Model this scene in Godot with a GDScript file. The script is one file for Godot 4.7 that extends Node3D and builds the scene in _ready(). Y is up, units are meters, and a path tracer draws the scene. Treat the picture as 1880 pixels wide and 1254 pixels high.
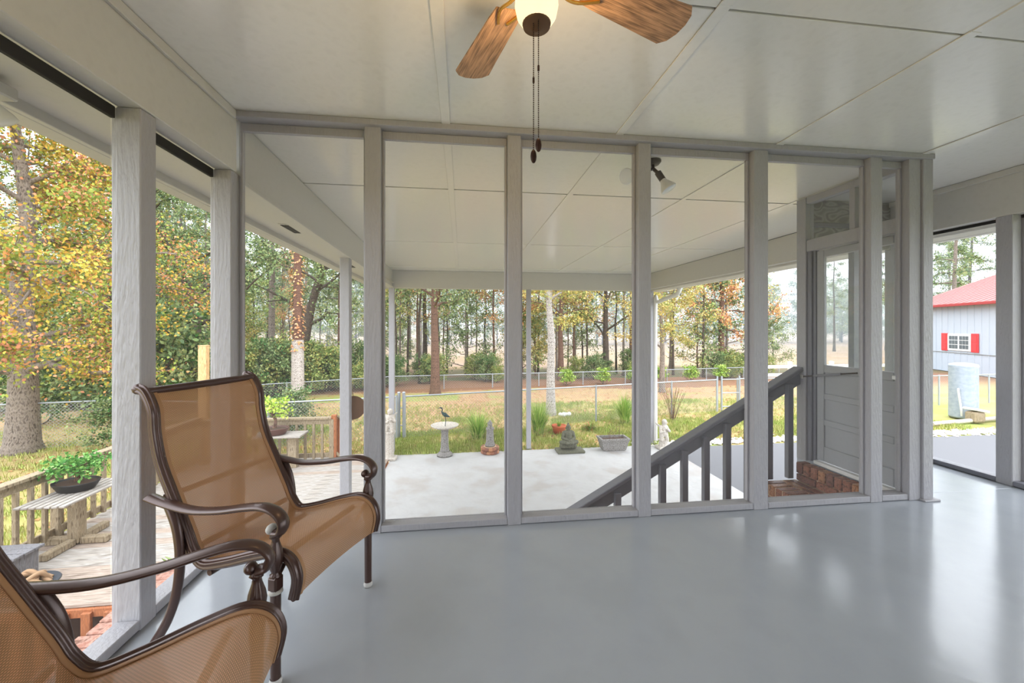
extends Node3D

# World: x = along the screen wall, y = up (0 = porch floor), z = -depth. P(w, y, d) builds a point.
const CEIL := 2.493
const GROUND := -1.55
const DECK := -1.5
const WALL_D := 2.487
var M := {}
var box_cache := {}
var taken := {}
var rng := RandomNumberGenerator.new()

class MB:
	var v := PackedVector3Array()
	var n := PackedVector3Array()
	var c := PackedColorArray()
	var u := PackedVector2Array()
	var i := PackedInt32Array()
	func mesh() -> ArrayMesh:
		# every face clockwise as seen from the side its normals point to
		for k in range(0, i.size(), 3):
			var g := (v[i[k + 1]] - v[i[k]]).cross(v[i[k + 2]] - v[i[k]])
			if g.dot(n[i[k]] + n[i[k + 1]] + n[i[k + 2]]) > 0.0:
				var sw := i[k + 1]
				i[k + 1] = i[k + 2]
				i[k + 2] = sw
		var a := []
		a.resize(Mesh.ARRAY_MAX)
		a[Mesh.ARRAY_VERTEX] = v
		a[Mesh.ARRAY_NORMAL] = n
		if c.size() == v.size() and c.size() > 0:
			a[Mesh.ARRAY_COLOR] = c
		if u.size() == v.size() and u.size() > 0:
			a[Mesh.ARRAY_TEX_UV] = u
		a[Mesh.ARRAY_INDEX] = i
		var m := ArrayMesh.new()
		m.add_surface_from_arrays(Mesh.PRIMITIVE_TRIANGLES, a)
		return m
	func quad(p0: Vector3, p1: Vector3, p2: Vector3, p3: Vector3, nn: Vector3) -> void:
		var b := v.size()
		v.append_array([p0, p1, p2, p3])
		n.append_array([nn, nn, nn, nn])
		i.append_array([b, b + 1, b + 2, b, b + 2, b + 3])
	func box(mid: Vector3, size: Vector3) -> void:
		var e := size / 2.0
		for ax in 3:
			for s in [-1.0, 1.0]:
				var nn := Vector3.ZERO
				nn[ax] = s
				var a := Vector3.ZERO
				var b := Vector3.ZERO
				a[(ax + 1) % 3] = e[(ax + 1) % 3]
				b[(ax + 2) % 3] = e[(ax + 2) % 3] * s
				var o := mid + nn * e[ax]
				quad(o - a - b, o - a + b, o + a + b, o + a - b, nn)
	# tube along points with a radius for each; cross-section optionally fluted
	func tube(pts: Array, radii: Array, sides := 8, cap := true) -> void:
		var base := v.size()
		var side := Vector3.ZERO
		for k in pts.size():
			var t: Vector3 = (pts[mini(k + 1, pts.size() - 1)] - pts[maxi(k - 1, 0)]).normalized()
			if k == 0:
				side = t.cross(Vector3.RIGHT if absf(t.x) < 0.8 else Vector3.UP).normalized()
			side = (side - t * side.dot(t)).normalized()
			var up := t.cross(side)
			for s in sides:
				var a := TAU * s / sides
				var d := side * cos(a) + up * sin(a)
				v.append(pts[k] + d * float(radii[k]))
				n.append(d)
		for k in pts.size() - 1:
			for s in sides:
				var a := base + k * sides + s
				var b := base + k * sides + (s + 1) % sides
				i.append_array([a, b, b + sides, a, b + sides, a + sides])
		if cap:
			for e in [0, pts.size() - 1]:
				var t: Vector3 = (pts[1] - pts[0]) if e == 0 else (pts[e] - pts[e - 1])
				t = t.normalized() * (-1.0 if e == 0 else 1.0)
				var b := v.size()
				v.append(pts[e])
				n.append(t)
				for s in sides:
					v.append(v[base + e * sides + s])
					n.append(t)
				for s in sides:
					i.append_array([b, b + 1 + s, b + 1 + (s + 1) % sides])
	# turned shape: profile of (radius, height); flutes ripple the radius
	func lathe(at: Vector3, prof: Array, sides := 20, flutes := 0, depth := 0.0) -> void:
		var base := v.size()
		for k in prof.size():
			var p: Vector2 = prof[k]
			var q0: Vector2 = prof[maxi(k - 1, 0)]
			var q1: Vector2 = prof[mini(k + 1, prof.size() - 1)]
			var sl := (q1 - q0).normalized()
			for s in sides:
				var a := TAU * s / sides
				var r := p.x * (1.0 - depth * (0.5 + 0.5 * cos(a * flutes))) if flutes > 0 else p.x
				v.append(at + Vector3(cos(a) * r, p.y, sin(a) * r))
				var nn := Vector3(cos(a) * sl.y, -sl.x, sin(a) * sl.y)
				if flutes > 0:
					nn += Vector3(-sin(a), 0, cos(a)) * (-depth * 0.5 * flutes * sin(a * flutes)) * 0.6
				n.append(nn.normalized())
		for k in prof.size() - 1:
			for s in sides:
				var a := base + k * sides + s
				var b := base + k * sides + (s + 1) % sides
				i.append_array([a, b, b + sides, a, b + sides, a + sides])
	func ball(at: Vector3, r: Vector3, sides := 12) -> void:
		var base := v.size()
		var rows := sides / 2
		for k in rows + 1:
			var b := PI * k / rows
			for s in sides:
				var a := TAU * s / sides
				var d := Vector3(sin(b) * cos(a), cos(b), sin(b) * sin(a))
				v.append(at + d * r)
				n.append((d / r).normalized())
		for k in rows:
			for s in sides:
				var a := base + k * sides + s
				var b := base + k * sides + (s + 1) % sides
				i.append_array([a, b, b + sides, a, b + sides, a + sides])
	# planar sweep: pts lie in the xy plane, cross gives (in-plane normal, z)
	func sweep(pts: Array, cross: Array, z: float) -> void:
		var base := v.size()
		var m := cross.size()
		for k in pts.size():
			var t: Vector2 = (pts[mini(k + 1, pts.size() - 1)] - pts[maxi(k - 1, 0)]).normalized()
			var nn := Vector2(-t.y, t.x)
			for s in m:
				var q: Vector2 = cross[s]
				var d: Vector2 = (cross[(s + 1) % m] - cross[(s + m - 1) % m])
				var o := Vector2(-d.y, d.x).normalized()
				if o.dot(q) < 0:
					o = -o
				v.append(Vector3(pts[k].x + nn.x * q.x, pts[k].y + nn.y * q.x, z + q.y))
				n.append(Vector3(nn.x * o.x, nn.y * o.x, o.y).normalized())
		for k in pts.size() - 1:
			for s in m:
				var a := base + k * m + s
				var b := base + k * m + (s + 1) % m
				i.append_array([a, b, b + m, a, b + m, a + m])
		for e in [0, pts.size() - 1]:
			var t2: Vector2 = (pts[1] - pts[0]) if e == 0 else (pts[e] - pts[e - 1])
			var t3 := Vector3(t2.x, t2.y, 0).normalized() * (-1.0 if e == 0 else 1.0)
			var b := v.size()
			v.append(Vector3(pts[e].x, pts[e].y, z))
			n.append(t3)
			for s in m:
				v.append(v[base + e * m + s])
				n.append(t3)
			for s in m:
				i.append_array([b, b + 1 + s, b + 1 + (s + 1) % m])
	# one leaf: a kite of two triangles, folded a little along its midrib
	func leaf(at: Vector3, along: Vector3, across: Vector3, l: float, w: float, col: Color) -> void:
		var b := v.size()
		var up := along.cross(across).normalized()
		v.append_array([at, at + along * l * 0.45 + across * w * 0.5 + up * w * 0.12, at + along * l, at + along * l * 0.45 - across * w * 0.5 + up * w * 0.12])
		n.append_array([up, up, up, up])
		c.append_array([col, col, col, col])
		i.append_array([b, b + 1, b + 2, b, b + 2, b + 3])

func P(w: float, y: float, d: float) -> Vector3:
	return Vector3(w, y, -d)

func numbered(called: String) -> String:
	var k: int = taken.get(called, 0)
	taken[called] = k + 1
	return called if k == 0 else "%s_%03d" % [called, k]

func tag(o: Node, label: String, category: String, group := "", kind := "") -> void:
	o.set_meta("label", label)
	o.set_meta("category", category)
	if group:
		o.set_meta("group", group)
	if kind:
		o.set_meta("kind", kind)

func thing(called: String, label: String, category: String, at := Vector3.ZERO, turn := 0.0, group := "", kind := "") -> Node3D:
	var o := Node3D.new()
	o.name = numbered(called)
	add_child(o)
	o.position = at
	o.rotation.y = turn
	tag(o, label, category, group, kind)
	return o

func put(parent: Node, called: String, mesh: Mesh, mat: Material, at := Vector3.ZERO, basis := Basis()) -> MeshInstance3D:
	var o := MeshInstance3D.new()
	o.name = called
	o.mesh = mesh
	o.material_override = mat
	o.transform = Transform3D(basis, at)
	parent.add_child(o, true)
	return o

# box with chamfered edges, shared between equal sizes
func cbox(size: Vector3, bevel := 0.004) -> Mesh:
	var key := "%.4f,%.4f,%.4f,%.4f" % [size.x, size.y, size.z, bevel]
	if box_cache.has(key):
		return box_cache[key]
	var e := size / 2.0
	var b := minf(bevel, minf(e.x, minf(e.y, e.z)) * 0.45)
	var m := MB.new()
	for ax in 3:
		var a1 := (ax + 1) % 3
		var a2 := (ax + 2) % 3
		for s in [-1.0, 1.0]:
			var nn := Vector3.ZERO
			nn[ax] = s
			var p := []
			for q in [[-1, -1], [-1, 1], [1, 1], [1, -1]]:
				var x := Vector3.ZERO
				x[ax] = s * e[ax]
				x[a1] = q[0] * (e[a1] - b)
				x[a2] = q[1] * (e[a2] - b) * s
				p.append(x)
			m.quad(p[0], p[1], p[2], p[3], nn)
		for s1 in [-1.0, 1.0]:
			for s2 in [-1.0, 1.0]:
				var nn := Vector3.ZERO
				nn[a1] = s1
				nn[a2] = s2
				var p := []
				for q in [[-1, 0], [1, 0], [1, 1], [-1, 1]]:
					var x := Vector3.ZERO
					x[ax] = q[0] * (e[ax] - b)
					x[a1] = s1 * (e[a1] - (b if q[1] == 1 else 0.0))
					x[a2] = s2 * (e[a2] - (0.0 if q[1] == 1 else b))
					p.append(x)
				m.quad(p[0], p[1], p[2], p[3], nn.normalized())
	for sx in [-1.0, 1.0]:
		for sy in [-1.0, 1.0]:
			for sz in [-1.0, 1.0]:
				var k := m.v.size()
				m.v.append_array([Vector3(sx * e.x, sy * (e.y - b), sz * (e.z - b)), Vector3(sx * (e.x - b), sy * e.y, sz * (e.z - b)), Vector3(sx * (e.x - b), sy * (e.y - b), sz * e.z)])
				var nn := Vector3(sx, sy, sz).normalized()
				m.n.append_array([nn, nn, nn])
				m.i.append_array([k, k + 1, k + 2])
	box_cache[key] = m.mesh()
	return box_cache[key]

# board between two corners given as width, height and depth ranges in world measures
func board(parent: Node3D, called: String, w0: float, w1: float, y0: float, y1: float, d0: float, d1: float, mat: Material, bevel := 0.004) -> MeshInstance3D:
	var at := P((w0 + w1) / 2, (y0 + y1) / 2, (d0 + d1) / 2)
	if parent != self:
		at -= parent.position
	return put(parent, called, cbox(Vector3(absf(w1 - w0), absf(y1 - y0), absf(d1 - d0)), bevel), mat, at)

# beam of a given section from a to b (local to parent)
func bar(parent: Node, called: String, a: Vector3, b: Vector3, sx: float, sy: float, mat: Material, bevel := 0.004) -> MeshInstance3D:
	var z := (b - a).normalized()
	var x := (Vector3.UP.cross(z) if absf(z.y) < 0.99 else Vector3.RIGHT).normalized()
	return put(parent, called, cbox(Vector3(sx, sy, a.distance_to(b)), bevel), mat, (a + b) / 2, Basis(x, z.cross(x), z))

func curve(pts: Array, per := 5) -> Array:
	var out := []
	for k in pts.size() - 1:
		var p0 = pts[maxi(k - 1, 0)]
		var p3 = pts[mini(k + 2, pts.size() - 1)]
		for s in per:
			out.append(pts[k].cubic_interpolate(pts[k + 1], p0, p3, float(s) / per))
	out.append(pts[-1])
	return out

func tubes(paths: Array, r: float, sides := 8) -> Mesh:
	var m := MB.new()
	for p in paths:
		var rr := []
		rr.resize(p.size())
		rr.fill(r)
		m.tube(p, rr, sides)
	return m.mesh()

# smooth union of tapered capsules [a, b, ra, rb], meshed as surface nets
func blob(caps: Array, k: float, cell: float) -> Mesh:
	var lo := Vector3.INF
	var hi := -Vector3.INF
	for c in caps:
		var r := maxf(c[2], c[3]) + cell * 2
		for p in [c[0], c[1]]:
			lo = lo.min(p - Vector3.ONE * r)
			hi = hi.max(p + Vector3.ONE * r)
	var s := Vector3i(((hi - lo) / cell).ceil()) + Vector3i.ONE
	var f := PackedFloat32Array()
	f.resize(s.x * s.y * s.z)
	f.fill(1.0)
	for c in caps:
		var a: Vector3 = c[0]
		var ab: Vector3 = c[1] - c[0]
		var l2 := maxf(ab.length_squared(), 1e-9)
		var reach := maxf(c[2], c[3]) + k + cell * 2
		var l := Vector3i(((a.min(c[1]) - Vector3.ONE * reach - lo) / cell).floor()).clamp(Vector3i.ZERO, s)
		var h := Vector3i(((a.max(c[1]) + Vector3.ONE * reach - lo) / cell).ceil()).clamp(Vector3i.ZERO, s)
		for z in range(l.z, h.z):
			for y in range(l.y, h.y):
				for x in range(l.x, h.x):
					var p := lo + Vector3(x, y, z) * cell
					var t := clampf((p - a).dot(ab) / l2, 0.0, 1.0)
					var d: float = p.distance_to(a + ab * t) - lerpf(c[2], c[3], t)
					var at := x + s.x * (y + s.y * z)
					var g := maxf(k - absf(d - f[at]), 0.0) / k
					f[at] = minf(d, f[at]) - g * g * k * 0.25
	var m := MB.new()
	var idx := {}
	var off := [0, 1, s.x, s.x + 1, s.x * s.y, s.x * s.y + 1, s.x * s.y + s.x, s.x * s.y + s.x + 1]
	var edges := [[0, 1], [2, 3], [4, 5], [6, 7], [0, 2], [1, 3], [4, 6], [5, 7], [0, 4], [1, 5], [2, 6], [3, 7]]
	for z in s.z - 1:
		for y in s.y - 1:
			for x in s.x - 1:
				var at := x + s.x * (y + s.y * z)
				var inside := 0
				for o in off:
					inside += 1 if f[at + o] < 0 else 0
				if inside == 0 or inside == 8:
					continue
				var sum := Vector3.ZERO
				var cnt := 0
				for e in edges:
					var fa := f[at + off[e[0]]]
					var fb := f[at + off[e[1]]]
					if (fa < 0) != (fb < 0):
						var t := fa / (fa - fb)
						var pa := Vector3(e[0] & 1, (e[0] >> 1) & 1, e[0] >> 2)
						var pb := Vector3(e[1] & 1, (e[1] >> 1) & 1, e[1] >> 2)
						sum += pa.lerp(pb, t)
						cnt += 1
				var g := Vector3(f[at + 1] - f[at] + f[at + off[7]] - f[at + off[6]], f[at + off[2]] - f[at] + f[at + off[7]] - f[at + off[5]], f[at + off[4]] - f[at] + f[at + off[7]] - f[at + off[3]])
				idx[at] = m.v.size()
				m.v.append(lo + (Vector3(x, y, z) + sum / cnt) * cell)
				m.n.append(g.normalized())
	var steps := [1, s.x, s.x * s.y]
	for at in idx.keys():
		for ax in 3:
			var fa := f[at]
			var fb := f[at + steps[ax]]
			if (fa < 0) == (fb < 0):
				continue
			var b1: int = steps[(ax + 1) % 3]
			var b2: int = steps[(ax + 2) % 3]
			if idx.has(at - b1) and idx.has(at - b2) and idx.has(at - b1 - b2):
				m.i.append_array([idx[at], idx[at - b1], idx[at - b1 - b2], idx[at], idx[at - b1 - b2], idx[at - b2]])
	return m.mesh()

# ---------------------------------------------------------------- materials
func noise_tex(freq: float, cols: Array, size := 256, normal := false, octaves := 4, sd := 1) -> NoiseTexture2D:
	var t := NoiseTexture2D.new()
	var n := FastNoiseLite.new()
	n.noise_type = FastNoiseLite.TYPE_SIMPLEX_SMOOTH
	n.frequency = freq
	n.fractal_octaves = octaves
	n.seed = sd
	t.noise = n
	t.width = size
	t.height = size
	t.seamless = true
	if normal:
		t.as_normal_map = true
		t.bump_strength = 4.0
	else:
		var g := Gradient.new()
		var off := PackedFloat32Array()
		var cc := PackedColorArray()
		for k in cols.size():
			off.append(0.15 + 0.7 * k / maxf(cols.size() - 1, 1))
			cc.append(cols[k])
		g.offsets = off
		g.colors = cc
		t.color_ramp = g
	return t

func mat(called: String, col: Color, rough: float, tex: Texture2D = null, scale := Vector3.ONE, bump: Texture2D = null, bump_amount := 0.3, spec := 0.5) -> StandardMaterial3D:
	var m := StandardMaterial3D.new()
	m.resource_name = called
	m.albedo_color = col
	m.roughness = rough
	m.metallic_specular = spec
	if tex:
		m.albedo_texture = tex
	if bump:
		m.normal_enabled = true
		m.normal_texture = bump
		m.normal_scale = bump_amount
	if tex or bump:
		m.uv1_triplanar = true
		m.uv1_world_triplanar = true
		m.uv1_scale = scale
	M[called] = m
	return m

func make_materials() -> void:
	var grain := noise_tex(0.02, [], 256, true, 4, 3)
	var fine := noise_tex(0.06, [], 256, true, 3, 9)
	var speck := noise_tex(0.03, [Color(0.98, 0.98, 0.978), Color(1, 1, 1), Color(0.988, 0.988, 0.988)], 256, false, 4, 5)
	mat("paint", Color(0.765, 0.757, 0.735), 0.45, speck, Vector3(1.5, 1.5, 1.5), grain, 0.05)
	mat("ceiling_paint", Color(0.885, 0.88, 0.86), 0.20, speck, Vector3(1.4, 1.4, 1.4), grain, 0.012, 0.65)
	mat("post_paint", Color(0.635, 0.63, 0.645), 0.48, speck, Vector3(6, 0.8, 6), noise_tex(0.03, [], 256, true, 4, 21), 0.6)
	M.post_paint.uv1_scale = Vector3(7, 1.1, 7)
	mat("floor_paint", Color(0.635, 0.655, 0.68), 0.17, noise_tex(0.012, [Color(0.975, 0.975, 0.975), Color(1, 1, 1), Color(0.985, 0.985, 0.99)], 256, false, 5, 6), Vector3(0.6, 0.6, 0.6), grain, 0.03, 0.6)
	mat("rail_paint", Color(0.47, 0.47, 0.50), 0.4, speck, Vector3(2, 2, 2), grain, 0.2)
	mat("door_paint", Color(0.62, 0.625, 0.635), 0.45, speck, Vector3(2, 2, 2), grain, 0.1)
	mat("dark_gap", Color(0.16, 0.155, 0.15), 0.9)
	mat("plywood", Color(0.62, 0.61, 0.60), 0.5, noise_tex(0.012, [Color(0.75, 0.74, 0.73), Color(1, 1, 1), Color(0.7, 0.69, 0.68), Color(1, 1, 1), Color(0.78, 0.77, 0.76)], 256, false, 1, 77), Vector3(1.3, 2.6, 1.3))
	mat("concrete", Color(0.69, 0.685, 0.68), 0.75, noise_tex(0.008, [Color(0.94, 0.92, 0.90), Color(0.985, 0.985, 0.985), Color(1, 1, 1), Color(0.97, 0.965, 0.96)], 512, false, 6, 31), Vector3(0.25, 0.25, 0.25), fine, 0.2)
	mat("asphalt", Color(0.46, 0.46, 0.475), 0.85, noise_tex(0.2, [Color(0.8, 0.8, 0.8), Color(1, 1, 1)], 256, false, 3, 8), Vector3(1, 1, 1))
	mat("gravel", Color(0.86, 0.84, 0.81), 0.9)
	mat("stone", Color(0.60, 0.585, 0.57), 0.85, noise_tex(0.05, [Color(0.55, 0.53, 0.5), Color(1, 1, 1), Color(0.7, 0.7, 0.68)], 128, false, 4, 12), Vector3(4, 4, 4), fine, 0.6)
	mat("pale_stone", Color(0.80, 0.775, 0.74), 0.8, noise_tex(0.05, [Color(0.62, 0.56, 0.48), Color(1, 1, 1), Color(0.85, 0.83, 0.8)], 128, false, 4, 13), Vector3(5, 5, 5), fine, 0.5)
	mat("moss_stone", Color(0.43, 0.42, 0.37), 0.9, noise_tex(0.05, [Color(0.5, 0.52, 0.42), Color(1, 1, 1), Color(0.75, 0.78, 0.6)], 128, false, 4, 14), Vector3(5, 5, 5), fine, 0.6)
	mat("bronze", Color(0.12, 0.23, 0.23), 0.45, null, Vector3.ONE, null, 0.0, 0.6)
	M.bronze.metallic = 0.4
	var bricks := noise_tex(0.05, [Color(0.62, 0.55, 0.5), Color(1, 1, 1), Color(0.85, 0.75, 0.7)], 128, false, 4, 15)
	mat("brick_a", Color(0.62, 0.41, 0.31), 0.55, bricks, Vector3(4, 4, 4), fine, 0.4)
	mat("brick_b", Color(0.72, 0.52, 0.37), 0.55, bricks, Vector3(4, 4, 4), fine, 0.4)
	mat("brick_c", Color(0.53, 0.35, 0.28), 0.55, bricks, Vector3(4, 4, 4), fine, 0.4)
	mat("brick_pink", Color(0.80, 0.62, 0.55), 0.8, bricks, Vector3(4, 4, 4), fine, 0.4)
	mat("mortar", Color(0.78, 0.67, 0.54), 0.9)
	var wood := noise_tex(0.02, [Color(0.66, 0.62, 0.58), Color(1, 1, 1), Color(0.84, 0.82, 0.8), Color(1, 0.98, 0.95)], 256, false, 4, 16)
	mat("deck_wood", Color(0.70, 0.68, 0.655), 0.85, wood, Vector3(0.35, 5, 5))
	mat("deck_wood_warm", Color(0.69, 0.63, 0.58), 0.85, wood, Vector3(0.35, 5, 5))
	mat("rail_wood", Color(0.64, 0.58, 0.48), 0.85, wood, Vector3(4, 0.8, 4))
	mat("red_wood", Color(0.68, 0.42, 0.26), 0.8, wood, Vector3(4, 0.8, 4))
	mat("fresh_wood", Color(0.90, 0.74, 0.53), 0.7, wood, Vector3(4, 0.6, 4))
	mat("grey_wood", Color(0.50, 0.50, 0.52), 0.8, wood, Vector3(4, 0.8, 4))
	# chair
	mat("bronze_frame", Color(0.285, 0.20, 0.175), 0.30, null, Vector3.ONE, null, 0.0, 0.6)
	M.bronze_frame.metallic = 0.3
	mat("worn_cap", Color(0.74, 0.73, 0.71), 0.6)
	var wv := Image.create(64, 64, false, Image.FORMAT_RGB8)
	for y in 64:
		for x in 64:
			var row := (y / 8) % 2
			var dash := ((x + row * 8) / 8) % 2
			var edge := 0.62 if y % 8 < 2 else 1.0
			var k := edge * (1.0 if dash == 0 else 0.86)
			wv.set_pixel(x, y, Color(k, k * (0.97 if dash == 0 else 1.0), k))
	var sling := mat("sling", Color(0.765, 0.585, 0.405, 0.92), 0.7)
	sling.albedo_texture = ImageTexture.create_from_image(wv)
	sling.uv1_scale = Vector3(28, 28, 28)
	sling.transparency = BaseMaterial3D.TRANSPARENCY_ALPHA
	mat("sling_hem", Color(0.62, 0.465, 0.325), 0.7)
	# fan
	mat("blade_wood", Color(0.72, 0.585, 0.475), 0.45)
	var bl := Image.create(256, 256, false, Image.FORMAT_RGB8)
	var fn := FastNoiseLite.new()
	fn.seed = 4
	fn.frequency = 0.02
	fn.fractal_octaves = 4
	for y in 256:
		for x in 256:
			var k := fn.get_noise_2d(x * 0.5, y * 16.0 + 14.0 * fn.get_noise_2d(x * 0.5, y * 0.7))
			k = clampf(0.86 + 0.34 * k + 0.25 * fn.get_noise_2d(x * 0.9 + 400.0, y * 2.5), 0.45, 1.0)
			bl.set_pixel(x, y, Color(k, k * 0.97, k * 0.93))
	M.blade_wood.albedo_texture = ImageTexture.create_from_image(bl)
	mat("brass", Color(0.78, 0.60, 0.30), 0.25)
	M.brass.metallic = 0.9
	mat("chain_bronze", Color(0.22, 0.13, 0.10), 0.4)
	M.chain_bronze.metallic = 0.5
	var glow := mat("lamp_glass", Color(0.95, 0.88, 0.72), 0.3)
	glow.emission_enabled = true
	glow.emission = Color(1.0, 0.90, 0.70)
	glow.emission_energy_multiplier = 0.32
	# metal, glass, plastic
	mat("galvanised", Color(0.66, 0.68, 0.70), 0.45)
	M.galvanised.metallic = 0.6
	mat("white_plastic", Color(0.86, 0.855, 0.84), 0.45)
	mat("lamp_white", Color(0.90, 0.90, 0.88), 0.25)
	mat("lens", Color(0.88, 0.91, 0.95), 0.12)
	mat("dark_bronze", Color(0.20, 0.15, 0.13), 0.45)
	mat("tank", Color(0.64, 0.67, 0.71), 0.6, noise_tex(0.03, [Color(0.88, 0.9, 0.92), Color(1, 1, 1)], 128, false, 4, 17), Vector3(2, 2, 2))
	mat("barn_wall", Color(0.70, 0.735, 0.78), 0.6)
	mat("barn_roof", Color(0.74, 0.42, 0.41), 0.5)
	mat("barn_trim", Color(0.62, 0.16, 0.15), 0.5)
	mat("shutter", Color(0.83, 0.20, 0.22), 0.5)
	mat("white", Color(0.92, 0.92, 0.91), 0.5)
	mat("black_pot", Color(0.10, 0.10, 0.105), 0.5)
	mat("terracotta", Color(0.72, 0.36, 0.22), 0.8)
	mat("glazed_brown", Color(0.34, 0.20, 0.17), 0.35)
	mat("soil", Color(0.30, 0.22, 0.17), 0.95)
	mat("copper", Color(0.45, 0.33, 0.24), 0.55)
	M.copper.metallic = 0.5
	mat("moss", Color(0.55, 0.56, 0.30), 0.9)
	mat("rope_root", Color(0.62, 0.50, 0.38), 0.9)
	var pane := mat("glass", Color(0.85, 0.9, 0.9, 0.08), 0.02)
	pane.transparency = BaseMaterial3D.TRANSPARENCY_ALPHA
	var scr := mat("insect_screen", Color(0.55, 0.55, 0.55, 0.09), 0.8)
	scr.transparency = BaseMaterial3D.TRANSPARENCY_ALPHA
	mat("barn_glass", Color(0.34, 0.38, 0.40), 0.1)
	# plants: colours come from the leaves themselves
	for k in ["leaf", "grass_blade"]:
		var lm := mat(k, Color.WHITE, 0.6, null, Vector3.ONE, null, 0.0, 0.3)
		lm.vertex_color_use_as_albedo = true
		lm.cull_mode = BaseMaterial3D.CULL_DISABLED
		lm.backlight_enabled = true
		lm.backlight = Color(0.45, 0.45, 0.35) if k == "leaf" else Color(0.6, 0.6, 0.5)
	var bark := noise_tex(0.03, [Color(0.45, 0.42, 0.4), Color(1, 1, 1), Color(0.66, 0.63, 0.6)], 256, false, 5, 18)
	mat("bark_grey", Color(0.60, 0.55, 0.51), 0.9, bark, Vector3(2.5, 0.9, 2.5), fine, 0.7)
	mat("bark_brown", Color(0.50, 0.38, 0.32), 0.9, bark, Vector3(2.5, 0.9, 2.5), fine, 0.7)
	mat("bark_dark", Color(0.37, 0.32, 0.28), 0.9, bark, Vector3(2.5, 0.9, 2.5), fine, 0.7)
	mat("bark_pale", Color(0.82, 0.79, 0.77), 0.9, bark, Vector3(2.5, 1.6, 2.5), fine, 0.5)
	mat("bark_red", Color(0.52, 0.38, 0.32), 0.9, bark, Vector3(2.5, 1.6, 2.5), fine, 0.7)
	var gm := mat("ground", Color.WHITE, 0.95, noise_tex(0.11, [Color(0.62, 0.6, 0.56), Color(1, 1, 1), Color(0.8, 0.78, 0.74), Color(1, 1, 1)], 512, false, 4, 19), Vector3(0.8, 0.8, 0.8))
	gm.vertex_color_use_as_albedo = true

# ---------------------------------------------------------------- scene
func _ready() -> void:
	rng.seed = 7
	var cam := Camera3D.new()
	cam.name = "camera"
	add_child(cam)
	cam.position = Vector3(0, 1.25, 0)
	cam.rotation.y = -atan(92.0 / 731.0)
	cam.projection = Camera3D.PROJECTION_FRUSTUM
	cam.near = 0.05
	cam.far = 400.0
	cam.size = 2.0 * 0.05 * 627.0 / 731.0
	cam.frustum_offset = Vector2(0, -0.05 * 27.0 / 731.0)
	cam.current = true
	var we := WorldEnvironment.new()
	we.name = "environment"
	add_child(we)
	var env := Environment.new()
	we.environment = env
	env.background_mode = Environment.BG_SKY
	var sky := Sky.new()
	var sm := ProceduralSkyMaterial.new()
	sm.sky_top_color = Color(0.955, 0.975, 1.0)
	sm.sky_horizon_color = Color(0.935, 0.963, 1.0)
	sm.ground_horizon_color = Color(0.60, 0.56, 0.48)
	sm.ground_bottom_color = Color(0.60, 0.56, 0.48)
	sm.energy_multiplier = 1.0
	sky.sky_material = sm
	env.sky = sky
	env.background_energy_multiplier = 1.6
	env.tonemap_mode = Environment.TONE_MAPPER_LINEAR
	env.tonemap_exposure = 3.7
	env.sdfgi_enabled = true
	env.ssao_enabled = true
	env.ssil_enabled = true
	env.volumetric_fog_enabled = true
	env.volumetric_fog_density = 0.0
	make_materials()
	build_grounds()
	build_porch()
	build_screen_wall()
	build_side_walls()
	build_door_wall()
	build_patio_roof()
	build_stairs()
	build_fan()
	build_chairs()
	build_deck()
	build_ornaments()
	build_fences()
	build_right_yard()
	build_plants()
	build_trees()
	build_mist()

# ---------------------------------------------------------------- grounds
func lin(r: int, g: int, b: int) -> Color:
	return Color8(r, g, b).srgb_to_linear()

func ground_colour(w: float, d: float, n: FastNoiseLite) -> Color:
	var straw := lin(206, 178, 124)
	var litter := lin(204, 158, 122)
	var green := lin(168, 186, 92)
	var a := n.get_noise_2d(w * 3.0, d * 3.0)
	var b := n.get_noise_2d(w * 11.0 + 90.0, d * 11.0)
	var c := straw.lerp(litter, clampf(0.35 + a * 1.6 + b, 0, 1))
	var g := 0.0
	if d < 10.9 and w > -2.5:
		g = 0.8
	elif w >= 1.5 and d < 14.5:
		g = 0.55
	elif w < -4.0 and d < 12.5:
		g = 0.42
	elif d > 15.5 and d < 17.3 and w < 0.0:
		g = 0.7
	elif d < 13:
		g = 0.12
	g = clampf(g + a * 0.9 + b * 0.9, 0, 1) if g > 0 else clampf(a + b - 0.35, 0, 1)
	c = c.lerp(green, g)
	if d > 17.6 + a and d < 22.0:
		c = c.lerp(lin(150, 100, 76), 0.8)
	if d > 27.0:
		c = lin(206, 176, 152).lerp(lin(188, 160, 120), clampf(0.5 + a * 2.0, 0, 1))
	elif d > 21.0 or w < -14.0 or (w < -7.0 and d > 15.0):
		c = lin(140, 112, 84).lerp(lin(110, 110, 66), clampf(0.5 + b * 2.0, 0, 1))
	return Color(c.r * 0.9, c.g * 0.9, c.b * 0.9)

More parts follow.
